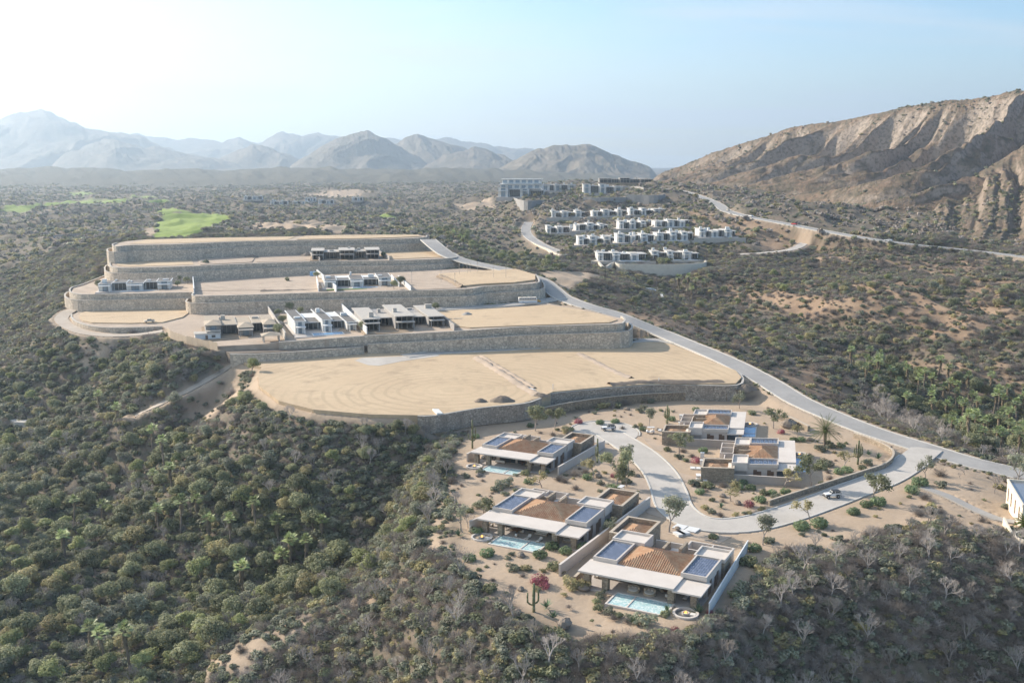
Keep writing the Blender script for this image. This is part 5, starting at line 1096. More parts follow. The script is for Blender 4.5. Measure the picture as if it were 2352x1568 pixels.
ML['cactus']=mat_leaf('cactus_skin',(0.146,0.162,0.084),(0.146,0.162,0.084),(0.213,0.207,0.123),0,.8)
ML['agave']=mat_leaf('agave_leaf',(0.090,0.151,0.095),(0.078,0.134,0.078),(0.157,0.213,0.123),.05,.5)
def quads(P_,N_,S_,asp,rg):
    """leaf clumps: rhombic quads at P_ facing about N_ """
    n=len(P_);r=rg.normal(size=(n,3));t=np.cross(N_,r);t/=np.linalg.norm(t,axis=1)[:,None]+1e-9;b=np.cross(N_,t)
    S=S_[:,None];v=np.stack([P_-t*S,P_-b*S*asp,P_+t*S,P_+b*S*asp],1).reshape(-1,3)
    return v,np.arange(4*n).reshape(n,4)
def clumps(cent,rad,n,size,rg,flat=.8,asp=.6,fill=.35,up=.35):
    """leaf quads on/inside several ellipsoid clusters"""
    cent=np.array(cent,float);rad=np.array(rad,float);w=rad**2;k=rg.choice(len(cent),n,p=w/w.sum())
    d=rg.normal(size=(n,3));d/=np.linalg.norm(d,axis=1)[:,None]
    rr=rad[k]*(1-fill*rg.random(n)**1.3)*rg.uniform(.85,1.12,n)
    p=cent[k]+d*rr[:,None]*np.array([1,1,flat]);nr=d+rg.normal(size=(n,3))*.45+np.array([0,0,up]);nr/=np.linalg.norm(nr,axis=1)[:,None]
    keep=p[:,2]>.02;return quads(p[keep],nr[keep],size*rg.uniform(.6,1.35,keep.sum()),asp,rg)
def leafmesh(name,v,f,mat): return npmesh(name,v,f,mat,False)
def shrub_mesh(seed,mat,n=420,sz=.15,k=7,flat=.8,asp=.6):
    rg=np.random.default_rng(seed);c=[(0,0,.45)];r=[.55]
    for i in range(k): a=rg.uniform(0,6.28);d=rg.uniform(.25,.7);c.append((d*math.cos(a),d*math.sin(a),rg.uniform(.2,.65)));r.append(rg.uniform(.22,.45))
    return leafmesh('shrub',*clumps(c,r,n,sz,rg,flat,asp),mat)
def twig_mesh(seed,mat,n=90,up=.8,w=.02,name='dry_shrub'):
    """unit size bare bush: curving twig blades from the base"""
    rg=np.random.default_rng(seed);v=[];f=[]
    def blade(p,q,w0,w1):
        d=q-p;s=np.cross(d,rg.normal(size=3));s/=np.linalg.norm(s)+1e-9;o=len(v);v.extend([p-s*w0,p+s*w0,q+s*w1,q-s*w1]);f.append((o,o+1,o+2,o+3))
        s2=np.cross(d,s);s2/=np.linalg.norm(s2)+1e-9;o=len(v);v.extend([p-s2*w0,p+s2*w0,q+s2*w1,q-s2*w1]);f.append((o,o+1,o+2,o+3))
    for i in range(n):
        a=rg.uniform(0,6.28);e=rg.uniform(.25,1.45);d=np.array([math.cos(a)*math.cos(e),math.sin(a)*math.cos(e),math.sin(e)*up]);L=rg.uniform(.5,1.05)
        p=np.array([rg.uniform(-.12,.12),rg.uniform(-.12,.12),0]);m=p+d*L*.5;q=m+(d+rg.normal(size=3)*.35)*L*.5
        blade(p,m,w,w*.8)
        for t in range(3): blade(m+(q-m)*t/3,m+(q-m)*t/3+(d+rg.normal(size=3)*.6)*L*.35,w*.7,w*.3)
    return npmesh(name,np.array(v),np.array(f),mat,False)
def branch_tree(seed,height=6.,r0=.16,levels=4,split=3,spread=.65,first=.3,seg=4,upb=.25,mult=(2,4)):
    """returns MB of tapered limbs plus twig tips"""
    rg=random.Random(seed);mb=MB();tips=[]
    def grow(p,d,L,r,lv):
        n=2 if lv>1 else 1;q=p
        for i in range(n):
            d=(d+Vector((rg.gauss(0,.14),rg.gauss(0,.14),rg.gauss(0,.1)+.03))).normalized();q2=q+d*(L/n);mb.tube(q,q2,r*(1-.25*i/n),r*(1-.25*(i+1)/n),5 if lv>=levels-1 else 3,False);q=q2
        if lv==0: tips.append(tuple(q));return
        for k in range(rg.randint(*mult) if lv<levels else split):
            a=rg.uniform(0,6.28);ax=d.orthogonal().normalized();ax.rotate(Matrix.Rotation(a,3,d));nd=(d+ax*spread*rg.uniform(.6,1.4)+Vector((0,0,upb))).normalized()
            grow(q,nd,L*rg.uniform(.62,.85),r*.62,lv-1)
        if lv<=2: tips.append(tuple(q))
    grow(Vector((0,0,-.2)),Vector((rg.gauss(0,.05),rg.gauss(0,.05),1)).normalized(),height*first,r0,levels)
    return mb,tips
def bare_tree_mesh(seed,mat,h=6):
    mb,t=branch_tree(seed,h,.13,5,4,.62,.24,upb=.24,mult=(2,4));return mb.mesh('bare_branches',mat)
# ---- landscape tree: trunk + crown parts
def airy_tree(seed,h,mat,nleaf=900,sz=.17,spread=.7,cr=.75,bark='palebark'):
    mb,tips=branch_tree(seed,h,.12,3,3,spread,.34,upb=.15,mult=(2,3));rg=np.random.default_rng(seed)
    zs=np.array([t[2] for t in tips]);tp=[t for t in tips if t[2]>h*.38] or tips
    v,f=clumps(tp,[cr*rg.uniform(.6,1.15) for _ in tp],nleaf,sz,rg,.7,.6,.8)
    return mb.mesh('trunk',M[bark]),leafmesh('crown',v,f,mat)
def put_tree(name,meshes,names,loc,rz,s,label,cat,group=None):
    t=empty(name,loc,rz,label,cat,group,s)
    for m,n in zip(meshes,names): link(n,m,t)
    return t
AIRY=[airy_tree(s,h,ML[m],n,.17,sp,.8) for s,h,m,n,sp in ((1,5.2,'grey',1100,.7),(2,5.0,'green',1000,.75),(3,4.6,'olive',520,.8),(4,5.5,'green',1400,.65),(5,4.8,'grey',700,.8))]
EUPH=None
def round_mesh(seed,mat,n=520,sz=.13,asp=.55):   # dense rounded rosette shrub, unit radius
    rg=np.random.default_rng(seed);c=[(0,0,.35)];r=[.75]
    for i in range(9): a=rg.uniform(0,6.28);c.append((.5*math.cos(a),.5*math.sin(a),rg.uniform(.25,.6)));r.append(rg.uniform(.3,.42))
    return leafmesh('round_bush',*clumps(c,r,n,sz,rg,.85,asp,.2),mat)
def tri_leaf(v,f,p,d,L,w,droop=0,segs=3,upv=None):
    """a tapering blade from p along d"""
    d=Vector(d).normalized();up=Vector((0,0,1));s=d.cross(up);s=s.normalized() if s.length>1e-3 else Vector((1,0,0));q=Vector(p);o=len(v);ws=[w*.5]+[w*math.sin(math.pi*(.25+.75*(i+1)/segs)) for i in range(segs)]
    for i in range(segs+1):
        ww=max(.004,ws[i]) if i<segs else .004
        v.append(tuple(q-s*ww));v.append(tuple(q+s*ww));q=q+d*(L/segs);d=(d-Vector((0,0,droop))).normalized()
    for i in range(segs): f.append((o+2*i,o+2*i+1,o+2*i+3,o+2*i+2))
def agave_mesh(seed,mat,n=34,L=1.0,w=.07):
    g=random.Random(seed);v=[];f=[]
    for i in range(n):
        a=g.uniform(0,6.28);e=g.uniform(.15,1.35);tri_leaf(v,f,(0,0,.12),(math.cos(a)*math.cos(e),math.sin(a)*math.cos(e),math.sin(e)),L*g.uniform(.75,1.1),w,.05)
    return npmesh('agave',np.array(v),np.array(f),mat,False)
def fan_palm(seed,h=7):
    g=random.Random(seed);tr=MB();segs=5;p=Vector((0,0,-.5));lean=Vector((g.uniform(-.06,.06),g.uniform(-.06,.06),1)).normalized()
    for i in range(segs): q=p+lean*((h+.5)/segs);tr.tube(p,q,.26-.012*i,.26-.012*(i+1),7,False);p=q
    top=p;v=[];f=[]
    for i in range(34):
        a=g.uniform(0,6.28);e=g.uniform(-.5,1.25);d=Vector((math.cos(a)*math.cos(e),math.sin(a)*math.cos(e),math.sin(e)));pt=g.uniform(.7,1.15);c=top+d*pt
        tri_leaf(v,f,top,d,pt,.03,0,1)
        sd=d.cross(Vector((0,0,1))).normalized();up=sd.cross(d).normalized();R=g.uniform(.75,1.05)
        for k in range(9):
            an=-1.35+2.7*k/8;dd=(d*math.cos(an)+sd*math.sin(an)+up*.12).normalized();tri_leaf(v,f,c,dd,R*(1-.18*abs(an)),.105,.16,2)
    crown=npmesh('crown',np.array(v),np.array(f),ML['palm'],False)
    v=[];f=[]
    for i in range(90):
        a=g.uniform(0,6.28);z=h-g.uniform(.0,2.6);tri_leaf(v,f,(top.x+.15*math.cos(a),top.y+.15*math.sin(a),z),(math.cos(a)*.45,math.sin(a)*.45,-1),g.uniform(.8,1.4),.13,.05,2)
    return tr.mesh('trunk',M['bark'],True),crown,npmesh('dead_leaf_skirt',np.array(v),np.array(f),ML['skirt'],False)
def feather_palm(seed=1,h=4.8,L=5.6,n=60):
    g=random.Random(seed);tr=MB()
    for i in range(14): z0=-.4+i*(h+.4)/14;tr.tube((0,0,z0),(0,0,z0+(h+.4)/14),.42 if i%2 else .5,.5 if i%2 else .42,10,False)
    v=[];f=[]
    for i in range(n):
        a=i*2.39996;e=1.35-1.75*(i/n)**.9;d=Vector((math.cos(a)*math.cos(e),math.sin(a)*math.cos(e),math.sin(e)));q=Vector((0,0,h));seg=9
        for k in range(seg):
            q2=q+d*(L/seg);s=d.cross(Vector((0,0,1))).normalized();o=len(v);v+= [tuple(q-s*.03),tuple(q+s*.03),tuple(q2+s*.025),tuple(q2-s*.025)];f.append((o,o+1,o+2,o+3))
            for m in range(3):
                pm=q.lerp(q2,m/3);ll=.75*math.sin(math.pi*(.15+.85*(k+m/3)/seg))+.12
                for sg in(-1,1): tri_leaf(v,f,pm,(s*sg+d*.55-Vector((0,0,.15))),ll,.12,.06,1)
            q=q2;d=(d-Vector((0,0,.085))).normalized()
    return tr.mesh('trunk',M['bark']),npmesh('crown',np.array(v),np.array(f),ML['date'],False)
def cactus(seed,h,arms):
    g=random.Random(seed);mb=MB()
    def col(pts,r):
        for i in range(len(pts)-1): mb.tube(pts[i],pts[i+1],r,r*(.97 if i<len(pts)-2 else .8),10,True)
        p=pts[-1];mb.blob(p[0],p[1],p[2],r*.8,r*.8,r*1.1,8,5)
    col([(0,0,-.3),(0,0,h*.3),(.02,0,h*.7),(0,.02,h)],.27)
    for a,z,o,hh in arms:
        c,s=math.cos(a),math.sin(a);col([(0,0,z),(c*o*.6,s*o*.6,z+.12),(c*o,s*o,z+.5),(c*o*1.04,s*o*1.04,z+hh*.6),(c*o,s*o,z+hh)],.17)
    return mb.mesh('cactus',ML['cactus'],True)
RB={k:[round_mesh(s,ML[m]) for s in (1,2)] for k,m in (('pale','pale'),('green','green'),('dark','green'))}
BOX_SH={'green':shrub_mesh(11,ML['green'],500,.12),'grey':shrub_mesh(12,ML['grey'],500,.12),'yellow':shrub_mesh(13,ML['olive'],420,.12),'pink':round_mesh(14,ML['pink'],620,.09),'dry':twig_mesh(15,ML['dry'],110,.8,.022,'dry_shrub')}
AG=[agave_mesh(1,ML['agave']),agave_mesh(2,ML['agave'])]
BTREE=[bare_tree_mesh(s,ML['twig']) for s in (1,2,3,4,5)]
LM=[(1092,1008,'beside the tallest cactus'),(1330,985,'left of the turning circle'),(1400,958,'above the turning circle'),
(1495,975,'beside the upper golf cart'),(1545,950,'left behind the farthest right villa'),(1085,1090,'on the left rim below the upper left villa'),(1190,1088,'along the pool of the upper left villa'),(1250,1095,'beside the right end of the upper left pool'),
(1160,1125,'on the sand between the two left villas'),(1300,1108,'on the sand behind the middle left villa'),(1415,1112,'under the big shade tree by the road'),(1370,1095,'left of the big shade tree'),
(1080,1150,'on the left rim above the middle left villa'),(1080,1215,'at the left end of the middle left villa'),(1400,1205,'between the middle left villa and the nearest villa'),(1100,1265,'around the middle left fire pit'),
(1270,1265,'below the pool of the middle left villa'),(1190,1307,'left of the long pale wall'),(1260,1340,'around the lower left cactus'),(1125,1355,'on the lower left edge of the sand'),(1265,1405,'beside the lower left cactus and its boulder'),
(1380,1385,'left of the nearest pool'),(1490,1425,'below the nearest pool'),(1600,1412,'beside the nearest fire pit'),(1655,1420,'right of the nearest fire pit'),(1735,1350,'right of the bluish fence wall'),(1750,1265,'below the road, right of the nearest villa'),(1640,1233,'behind the nearest villa at the road edge'),
(1550,1035,'before the farthest right villa'),(1605,1050,'left of the right villa among pink blossom'),(1600,1112,'below the golf carts of the right villa'),(1725,1120,'in front of the long grey wall'),(1795,1135,'right of the long grey wall'),(1650,1160,'on the planted tip inside the road bend'),(1730,1160,'by the brown road wall'),
(1730,945,'behind the farthest right villa'),(1790,990,'right of the farthest right pool'),(1835,1010,'left of the date palm'),(1905,1035,'at the foot of the date palm'),(1895,1085,'right of the pool of the right villa'),(1985,1060,'beside the right hand cactus'),(1935,1085,'below the right hand cactus'),
(1860,1200,'on the outer kerb below the driving car'),(1985,1168,'on the outer kerb under the roadside tree'),(2100,1120,'at the outer road bend near the junction'),(1700,900,'under the end of the brown stone wall'),(2250,1110,'at the right edge')]
USED={}
PLACED=[]
def lm(u,v): return min(LM,key=lambda t:(t[0]-u)**2+((t[1]-v)*1.6)**2)[2]
def plant(kind,u,v,s,look,cat,mesh,z=None,rz=None,sz=1.0,name=None):
    if z is None: w=W(u,v) if not inpix_villa(u,v) else P(u,v,0)
    else: w=P(u,v,z)
    PLACED.append((kind,look,cat,u,v,(w[0],w[1],w[2]-.03),s,mesh,rnd.uniform(0,6.28) if rz is None else rz,sz,name or kind,lm(u,v)))
VP=np.array([proj(p) for p in VILLA_POLY])
def inpix_villa(u,v): return bool(inpoly(np.array([u]),np.array([v]),[tuple(q) for q in VP])[0])
# (u,v,size m) lists
def many(kind,look,cat,lst,mesh,**k):
    for i,q in enumerate(lst): plant(kind,q[0],q[1],q[2],look,cat,mesh[i%len(mesh)] if isinstance(mesh,list) else mesh,**k)
many('round_bush','rounded pale green bush','bush',[(1219,980,1.3),(1379,974,1.5),(1413,971,1.45),(1477,988,1.2),(1542,965,1.5),(1598,943,1.3),(1092,1005,1.3),(1118,1276,1.7),(1078,1287,1.5),(1097,1224,1.4),(1214,1110,1.4),(1350,1100,1.5),(1413,1124,1.5),(1396,1207,1.6),(1268,1260,1.6),(1300,1270,1.5),(1339,1260,1.5),(1241,1280,1.6),(1615,1038,1.5),(1694,1123,1.5),(1724,1124,1.4),(1708,1112,1.3),(1746,1152,1.6),(1804,1133,1.4),(1823,1013,1.3),(1842,1013,1.4),(1927,1087,1.5),(1946,1084,1.6),(1842,1215,2.0),(1880,1209,2.1),(1960,1180,1.6),(1990,1163,1.6),(2017,1158,2.0),(2096,1131,2.0),(2112,1114,2.2),(1774,1135,1.3),(1732,1264,1.6),(1607,1133,1.3)],RB['pale'])
many('shrub','loose green bush','bush',[(1057,1012,1.3),(1104,1086,1.5),(1207,1090,1.7),(1184,1093,.9),(1252,1086,1.6),(1439,1108,1.7),(1425,1100,1.7),(1380,1112,1.2),(1533,1035,1.5),(1559,1052,1.5),(1575,1059,1.2),(1090,1222,1.5),(1078,1176,1.5),(1097,1165,1.9),(1271,1306,1.9),(1180,1309,1.7),(1720,1297,2.6),(1740,1334,1.7),(1767,1340,1.8),(1740,1352,1.9),(1767,1244,1.4),(1758,1292,.8),(1638,1236,1.5),(1765,1246,1.4),(1727,952,1.9),(1460,982,1.2),(1755,1135,1.6),(1783,1145,1.5),(1625,1120,2.2),(1594,1114,2.0),(1887,1112,1.1),(1899,1069,2.2),(1880,1076,2.0),(1907,1027,2.0),(1931,1027,1.8),(1990,1066,1.9),(1981,1078,1.6),(1480,1434,2.4),(1527,1414,1.3),(1378,1376,1.2),(1370,1385,1.2),(1382,1366,1.1),(1375,1400,1.4),(1398,1408,1.4),(1420,1416,1.2),(1446,1420,1.1),(1636,1150,1.1),(1656,1424,1.5),(1125,1357,2.0),(1125,1246,.6),(1280,988,1.0)],[BOX_SH['green'],BOX_SH['grey']])
many('shrub','wide grey-green shrub','bush',[(1160,1118,2.6),(1141,1127,1.9),(1160,1137,1.2),(1071,1096,1.3),(1470,946,1.7),(1478,938,1.5),(1366,950,1.0),(1546,946,.8),(1885,1035,2.2),(1710,1180,.9),(1634,1178,1.3),(1425,1085,2.0),(1540,1160,1.2),(1400,1120,1.3),(1215,1310,1.0)],BOX_SH['grey'])
many('shrub','yellowish low shrub','bush',[(1209,1309,1.4),(1295,1368,.8),(1298,992,2.2),(1312,990,1.6),(1734,1380,1.5),(1722,1392,1.4),(1470,978,1.2),(1709,1125,.7),(1731,1147,.7),(1413,944,.7),(1755,1312,1.2),(1775,1316,1.3),(1740,1308,1.4),(1690,1183,1.0),(1720,1180,1.0),(1750,1170,1.1),(1620,1170,1.4),(1645,1100,1.0),(1230,1355,1.1),(1340,1349,2.0),(1307,1348,2.3)],BOX_SH['yellow'])
many('shrub','bush covered in pink blossom','bush',[(1328,972,1.8),(1597,1062,1.9),(1793,995,1.6),(1719,1163,1.8),(1238,1340,2.3),(1410,1095,1.3),(1549,1448,1.0),(1628,1408,.9),(1250,1350,1.4)],BOX_SH['pink'])
many('dry_shrub','dry brown twiggy shrub','bush',[(1284,1103,1.7),(1297,1108,1.5),(1322,1124,1.5),(1270,1000,1.4),(1310,998,1.6),(1568,1038,1.3),(1590,1050,1.3),(1430,985,1.2),(1320,1092,2.0),(1345,1085,1.4),(1660,1118,1.6),(1905,1100,1.4),(1655,1185,1.2),(1440,1428,1.1),(1410,1422,1.1),(1690,1405,1.4),(1700,1360,1.2),(1860,1045,.9),(2000,1115,.7)],BOX_SH['dry'])
many('agave','spiky agave rosette','agave',[(1255,1396,1.8),(1270,1420,1.7),(1054,1232,1.8),(1455,1432,1.5),(1656,1167,1.5),(1960,1180,1.8),(2017,1055,2.0),(1558,1051,1.0),(1605,1409,2.0),(1532,1406,1.5),(1532,972,1.2),(1068,1090,.8),(1995,1045,1.6)],AG)
def trees(lst):
    for u,v,hs,ti,look in lst: plant('garden_tree',u,v,hs,look,'tree',('T',ti))
trees([(1229,989,1.25,3,'tall tree with rounded grey-green crown and bare stem'),(1274,984,1.0,3,'slender tree with small round crown'),(1491,981,.95,0,'small tree with flat crown on pale stem'),(1245,1120,.95,2,'small many-stemmed tree with thin leaves'),(1417,1116,1.45,3,'big spreading shade tree'),(1364,1097,1.05,2,'many-stemmed tree with loose crown'),(1559,1043,1.15,1,'dark green wide-crowned tree'),
(1776,984,1.15,1,'tree with speckled flat crown'),(1831,1009,.9,2,'small tree with thin light crown'),(1936,1077,1.0,2,'pale-stemmed tree with olive crown'),(1864,1117,1.25,3,'leaning tree with dense dark crown'),(1801,1118,1.0,2,'bright green small tree'),(1678,1150,1.1,2,'light green tree on thin pale stem'),(2003,1156,1.35,1,'roadside tree with speckled dark crown'),(1861,1196,1.05,2,'thin roadside tree with light crown'),
(1752,1251,1.05,0,'grey-green tree with flat spreading crown'),(1537,1222,1.3,0,'tall grey-green tree with rounded crown'),(1063,1222,1.1,4,'thin tall tree with tufted crown'),(1698,938,1.0,4,'sparse tree under the stone wall'),(1444,1085,1.15,0,'tree leaning over the road'),(1405,1230,.7,4,'small dark-leaved tree at the wall end'),(1110,1195,1.0,1,'wide dark tree on the left rim'),(2125,1098,1.0,4,'half-bare tree at the junction'),(2332,1116,1.4,4,'dark open tree'),(1440,1118,.8,3,'low dense tree below the shade tree'),(1395,1040,.01,4,'')][:-1])
plant('bare_tree',1781,1287,5.0,'leafless tree with upright grey twigs right of the nearest villa','bare tree',BTREE[0]);plant('bare_tree',2284,1133,6.5,'broad leafless grey tree near the cream villa','tree',BTREE[1]);plant('bare_tree',2216,1090,3.5,'small leafless tree by the road','tree',BTREE[2]);plant('bare_tree',2205,1100,2.6,'leaning bare sapling by the main road','tree',BTREE[0])
plant('bare_tree',985,1212,8.5,'tall leafless tree standing on the brown slope left of the middle left villa','tree',BTREE[1]);plant('bare_tree',1040,1170,6,'slim bare tree higher on the brown slope','tree',BTREE[2]);plant('bare_tree',1075,1212,5,'bare tree on the rim near the left villas','tree',BTREE[0])
CM=[cactus(1,7.6,[(.3,2.0,.9,3.6),(3.0,2.3,1.0,1.6),(1.2,1.6,.8,3.2)]),cactus(2,5.2,[(0,1.6,.8,2.6),(3.1,1.3,1.1,2.2),(4.5,1.4,.6,3.0)]),cactus(3,6.4,[(.2,2.2,1.1,2.6),(3.2,2.0,1.1,2.4),(.1,1.9,.6,3.6),(3.0,2.0,.6,3.4),(5,2.2,.8,3.0)])]
plant('cactus',1085,1029,1.1,'tallest columnar cactus with short side arms','cactus',CM[0],rz=.2);plant('cactus',1372,1062,.9,'columnar cactus with two arms against the pale wall','cactus',CM[0],rz=1.);plant('cactus',1226,1404,1.05,'columnar cactus with three raised arms','cactus',CM[1],rz=0.);plant('cactus',1970,1066,1.05,'many-armed cactus like a candelabra','cactus',CM[2],rz=0)
plant('cactus',1532,973,.95,'thick grey candelabra cactus with a tufted top','cactus',CM[2],rz=.5)
def boulder_mesh(seed):
    g=random.Random(seed);return MB().blob(0,0,.25,1,.75,.55,12,8,.13,g).mesh('boulder',M['boulder'],False)
BM=[boulder_mesh(s) for s in (1,2,3)]
many('boulder','rough brown boulder','boulder',[(1100,1093,1.2),(1374,1095,1.3),(1463,1094,1.0),(1510,987,.8),(1440,941,1.1),(1196,1277,1.2),(1196,1354,.9),(1341,1353,1.3),(1297,1434,1.6),(1189,1407,1.0),(1659,1140,1.1),(1694,1157,1.2),(1861,1012,1.2),(1672,1422,1.1),(1120,1385,1.0),(1700,1131,.6),(1556,1215,.9)],BM)
plant('boulder',1812,980,3.2,'large pale outcrop of rock','boulder',BM[0])
def infoot(x,y):
    for k,org,ang,sx,sy,sh,lab,g_,s_,f_ in GV:
        dx,dy=x-org[0],y-org[1];a=(dx*math.cos(ang)+dy*math.sin(ang))/sx;b=(-dx*math.sin(ang)+dy*math.cos(ang))/sy
        if -5.5<a-b*sh<29.5 and -8<b<35:return True
    return False
_rg=random.Random(44);_nt=0
_pl0=[(p[5][0],p[5][1]) for p in PLACED]
while _nt<95:
    u,v=_rg.uniform(1050,2150),_rg.uniform(935,1455)
    if not inpix_villa(u,v):continue
    w=P(u,v,0)
    if infoot(w[0],w[1]) or masks(np.array([w[0]]),np.array([w[1]]))[4][0]>.05 or min((w[0]-a)**2+(w[1]-b)**2 for a,b in _pl0)<4:continue
    k=_rg.choice(['dry','dry','yellow','grey','green']);_pl0.append((w[0],w[1]));_nt+=1
    plant('dry_shrub' if k=='dry' else 'shrub',u,v,_rg.uniform(.45,1.0),{'dry':'small dry tuft','yellow':'small straw shrub','grey':'small grey shrub','green':'small green shrub'}[k],'bush',BOX_SH[k],z=0)
from collections import Counter
_cnt={}
for p in PLACED: _cnt.setdefault((p[1],p[11]),[]).append((p[3],p[4]))
ORD=['first','second','third','fourth','fifth','sixth','seventh','eighth','ninth','tenth']
_dp=None
GRP={'round_bush':'rounded pale bushes planted round the villas','shrub':'garden shrubs round the villas','dry_shrub':'dry shrubs round the villas','agave':'agaves round the villas','boulder':'boulders in the villa gardens','garden_tree':'trees planted round the villas','cactus':'tall cacti round the villas'}
for (kind,look,cat,u,v,loc,s,mesh,rz,sz,name,where) in PLACED:
    us=sorted(_cnt[(look,where)]);lab=look if kind in('bare_tree','cactus') else look+' '+where
    if len(us)>1 and kind not in('bare_tree','cactus'): lab+=', '+ORD[us.index((u,v))]+' from the left'
    if isinstance(mesh,tuple): put_tree('garden_tree',AIRY[mesh[1]],('trunk','crown'),loc,rz,s*1.32,lab,cat,GRP['garden_tree'])
    else:
        o=link(name,mesh,None,loc,rz);o.scale=(s,s,s) if kind!='bare_tree' else (s/6,)*3
        if kind=='round_bush':o.scale=(s*1.2,s*1.2,s*1.1)
        tag(o,lab,cat,GRP.get(kind))
tp=feather_palm();put_tree('date_palm',tp,('trunk','crown'),P(1894,1025,0),0,1.0,'large date palm with arching fronds, the biggest palm, beside the main road bend','palm')
tp=feather_palm(5,1.6,2.6,26);put_tree('palm',tp,('trunk','crown'),(P(2352,1215,0)),0,1.0,'palm cut by the right edge in front of the cream villa','palm')
# ------------------------------------------------ wild vegetation
rng=np.random.default_rng(5)
def pix(x,y,z):
    zz=z-CH;yy=y*_c-zz*_s;q=y*_s+zz*_c;return 1176+F*x/yy,784-F*q/yy
def sample(n,r0,r1,u0=-260,u1=2620,pw=1.0):
    r=(rng.random(n)*(r1**(2*pw)-r0**(2*pw))+r0**(2*pw))**(.5/pw);a=((u0+(u1-u0)*rng.random(n))-1176)/F/_c
    x=a*r;y=r;return x,y
def ok(x,y):
    s,g,d,b,rd,bn=masks(x,y);s2=inpoly(x,y,VILLA_POLY);return s,g,d,b,rd,bn,s2
def filt(x,y,ps=.12,pdry=.45):
    s,g,d,b,rd,bn,vi=ok(x,y);p=(1-s*(1-ps))*(1-g)*(1-b)*(1-d*(1-pdry))
    k=(rng.random(len(x))<p)&(rd<.15)&(bn<.3)&(~vi);x,y=x[k],y[k];z=H(x,y)
    # patchiness
    q=fbm(x/38,y/38,3,77);uu,vv=pix(x,y,z);k=rng.random(len(x))<np.clip(.85+q*1.1,.25,1)*np.where((uu>1440)&(vv<1060)&(vv>560),.72,1)*np.where(vv>1280,.8,1);return x[k],y[k],z[k]
def inreg(u,v,poly): return inpoly(u,v,poly)
R_VAL=[(-300,960),(120,985),(330,985),(480,1010),(620,1080),(760,1180),(820,1290),(760,1380),(600,1440),(480,1500),(380,1640),(-300,1700)]
R_PALM=[(1940,840),(2050,835),(2200,880),(2420,930),(2420,1060),(2250,1040),(2140,985),(2040,935)]
R_RAV=[(930,500),(1000,520),(1010,545),(1060,575),(1130,600),(1220,620),(1300,622),(1240,600),(1130,575),(1060,520),(980,485)]
R_BARE=[(1980,850),(2100,960),(2350,1060),(2400,1100),(2200,1040),(2050,985),(1960,930)]
R_BOT=[(560,1700),(700,1440),(900,1360),(1050,1310),(1150,1400),(1300,1480),(1500,1500),(1680,1450),(1760,1380),(1850,1270),(2100,1210),(2420,1260),(2420,1720)]
R_SL=[(600,930),(960,960),(1040,1010),(1030,1180),(960,1280),(840,1330),(760,1180),(560,1020)]
R_TL=[(-200,760),(200,790),(560,860),(600,930),(330,980),(-200,960)]
# -- trees as things
GT=[]
def tree_mesh(seed,h,w,mat,n,sz=.3):
    rg=np.random.default_rng(seed);mb,t=branch_tree(seed+50,h,.17,3,3,.6,.3,upb=.2);c=[];r=[]
    for i in range(11):
        a=rg.uniform(0,6.28);d=w*rg.uniform(.15,.68);c.append((d*math.cos(a),d*math.sin(a),h*rg.uniform(.5,.88)));r.append(w*rg.uniform(.28,.5))
    c.append((0,0,h*.8));r.append(w*.5)
    return mb.mesh('trunk',M['bark']),leafmesh('crown',*clumps(c,r,n,sz,rg,.8,.65,.35,.45),mat)
TREES=[tree_mesh(1,5.6,2.9,ML['green'],2000,.2),tree_mesh(2,5.0,3.0,ML['green'],2000,.2),tree_mesh(3,6.4,2.5,ML['yellow'],1700,.2),tree_mesh(4,4.6,2.8,ML['olive'],1600,.19),tree_mesh(5,5.0,2.7,ML['grey'],1800,.19)]
FP=[fan_palm(1,6.5),fan_palm(2,8.0),fan_palm(3,5.0)]
TXT={0:'rounded dark green tree',1:'broad green tree',2:'light yellow-green tree',3:'olive-coloured tree',4:'grey-green tree'}
def put_wild(kind,x,y,z,s,region):
    rz=rng.uniform(0,6.28)
    if kind<5: return put_tree('tree',TREES[kind],('trunk','crown'),(x,y,z-.2),rz,s,TXT[kind]+' '+region,'tree',TXT[kind]+'s '+region)
    m=FP[kind-5];return put_tree('fan_palm',m,('trunk','crown','dead_leaf_skirt'),(x,y,z-.2),rz,s,'fan palm with brown skirt '+region,'palm','fan palms '+region)
WL=[(250,1500,'in the bottom left corner wood'),(120,1280,'near the left edge of the valley'),(420,1400,'in the lower left valley'),(300,1180,'in the upper left valley'),(600,1280,'in the middle of the left valley'),(680,1100,'on the shady slope below the big sand pad'),(880,1130,'on the slope left of the garden villas'),(900,1260,'on the slope left of the middle left villa'),(760,1450,'along the pale ridge at the bottom'),(950,1480,'at the bottom, left of the lower left cactus'),(1180,1530,'at the bottom below the lower left cactus'),(1450,1540,'at the bottom below the nearest pool'),(1700,1500,'at the bottom right of the nearest fire pit'),(1850,1350,'on the near mound right of the nearest villa'),(2050,1300,'on top of the near mound'),(2200,1480,'in the bottom right corner'),(2300,1330,'below the cream villa at the right edge'),(2100,1000,'on the dark slope above the main road'),(2300,1060,'beside the main road at the right edge'),(1980,900,'left of the palm ravine')]
def wlm(q):
    u,v=proj(q);return min(WL,key=lambda t:(t[0]-u)**2+(t[1]-v)**2)[2]
TP=[]
def poisson(cands,taken,dmin):
    out=[]
    for c in cands:
        if all((c[0]-t[0])**2+(c[1]-t[1])**2>dmin*dmin for t in taken): taken.append(c);out.append(c)
    return out
taken=[]
def fixed(lst,kinds,region,s0=1.0,off=0):
    for i,(u,v) in enumerate(lst):
        w=W(u,v+off)
        if w is None: continue
        taken.append(w);put_wild(kinds[i%len(kinds)],w[0],w[1],w[2],s0*1.22*rng.uniform(.85,1.15),region)
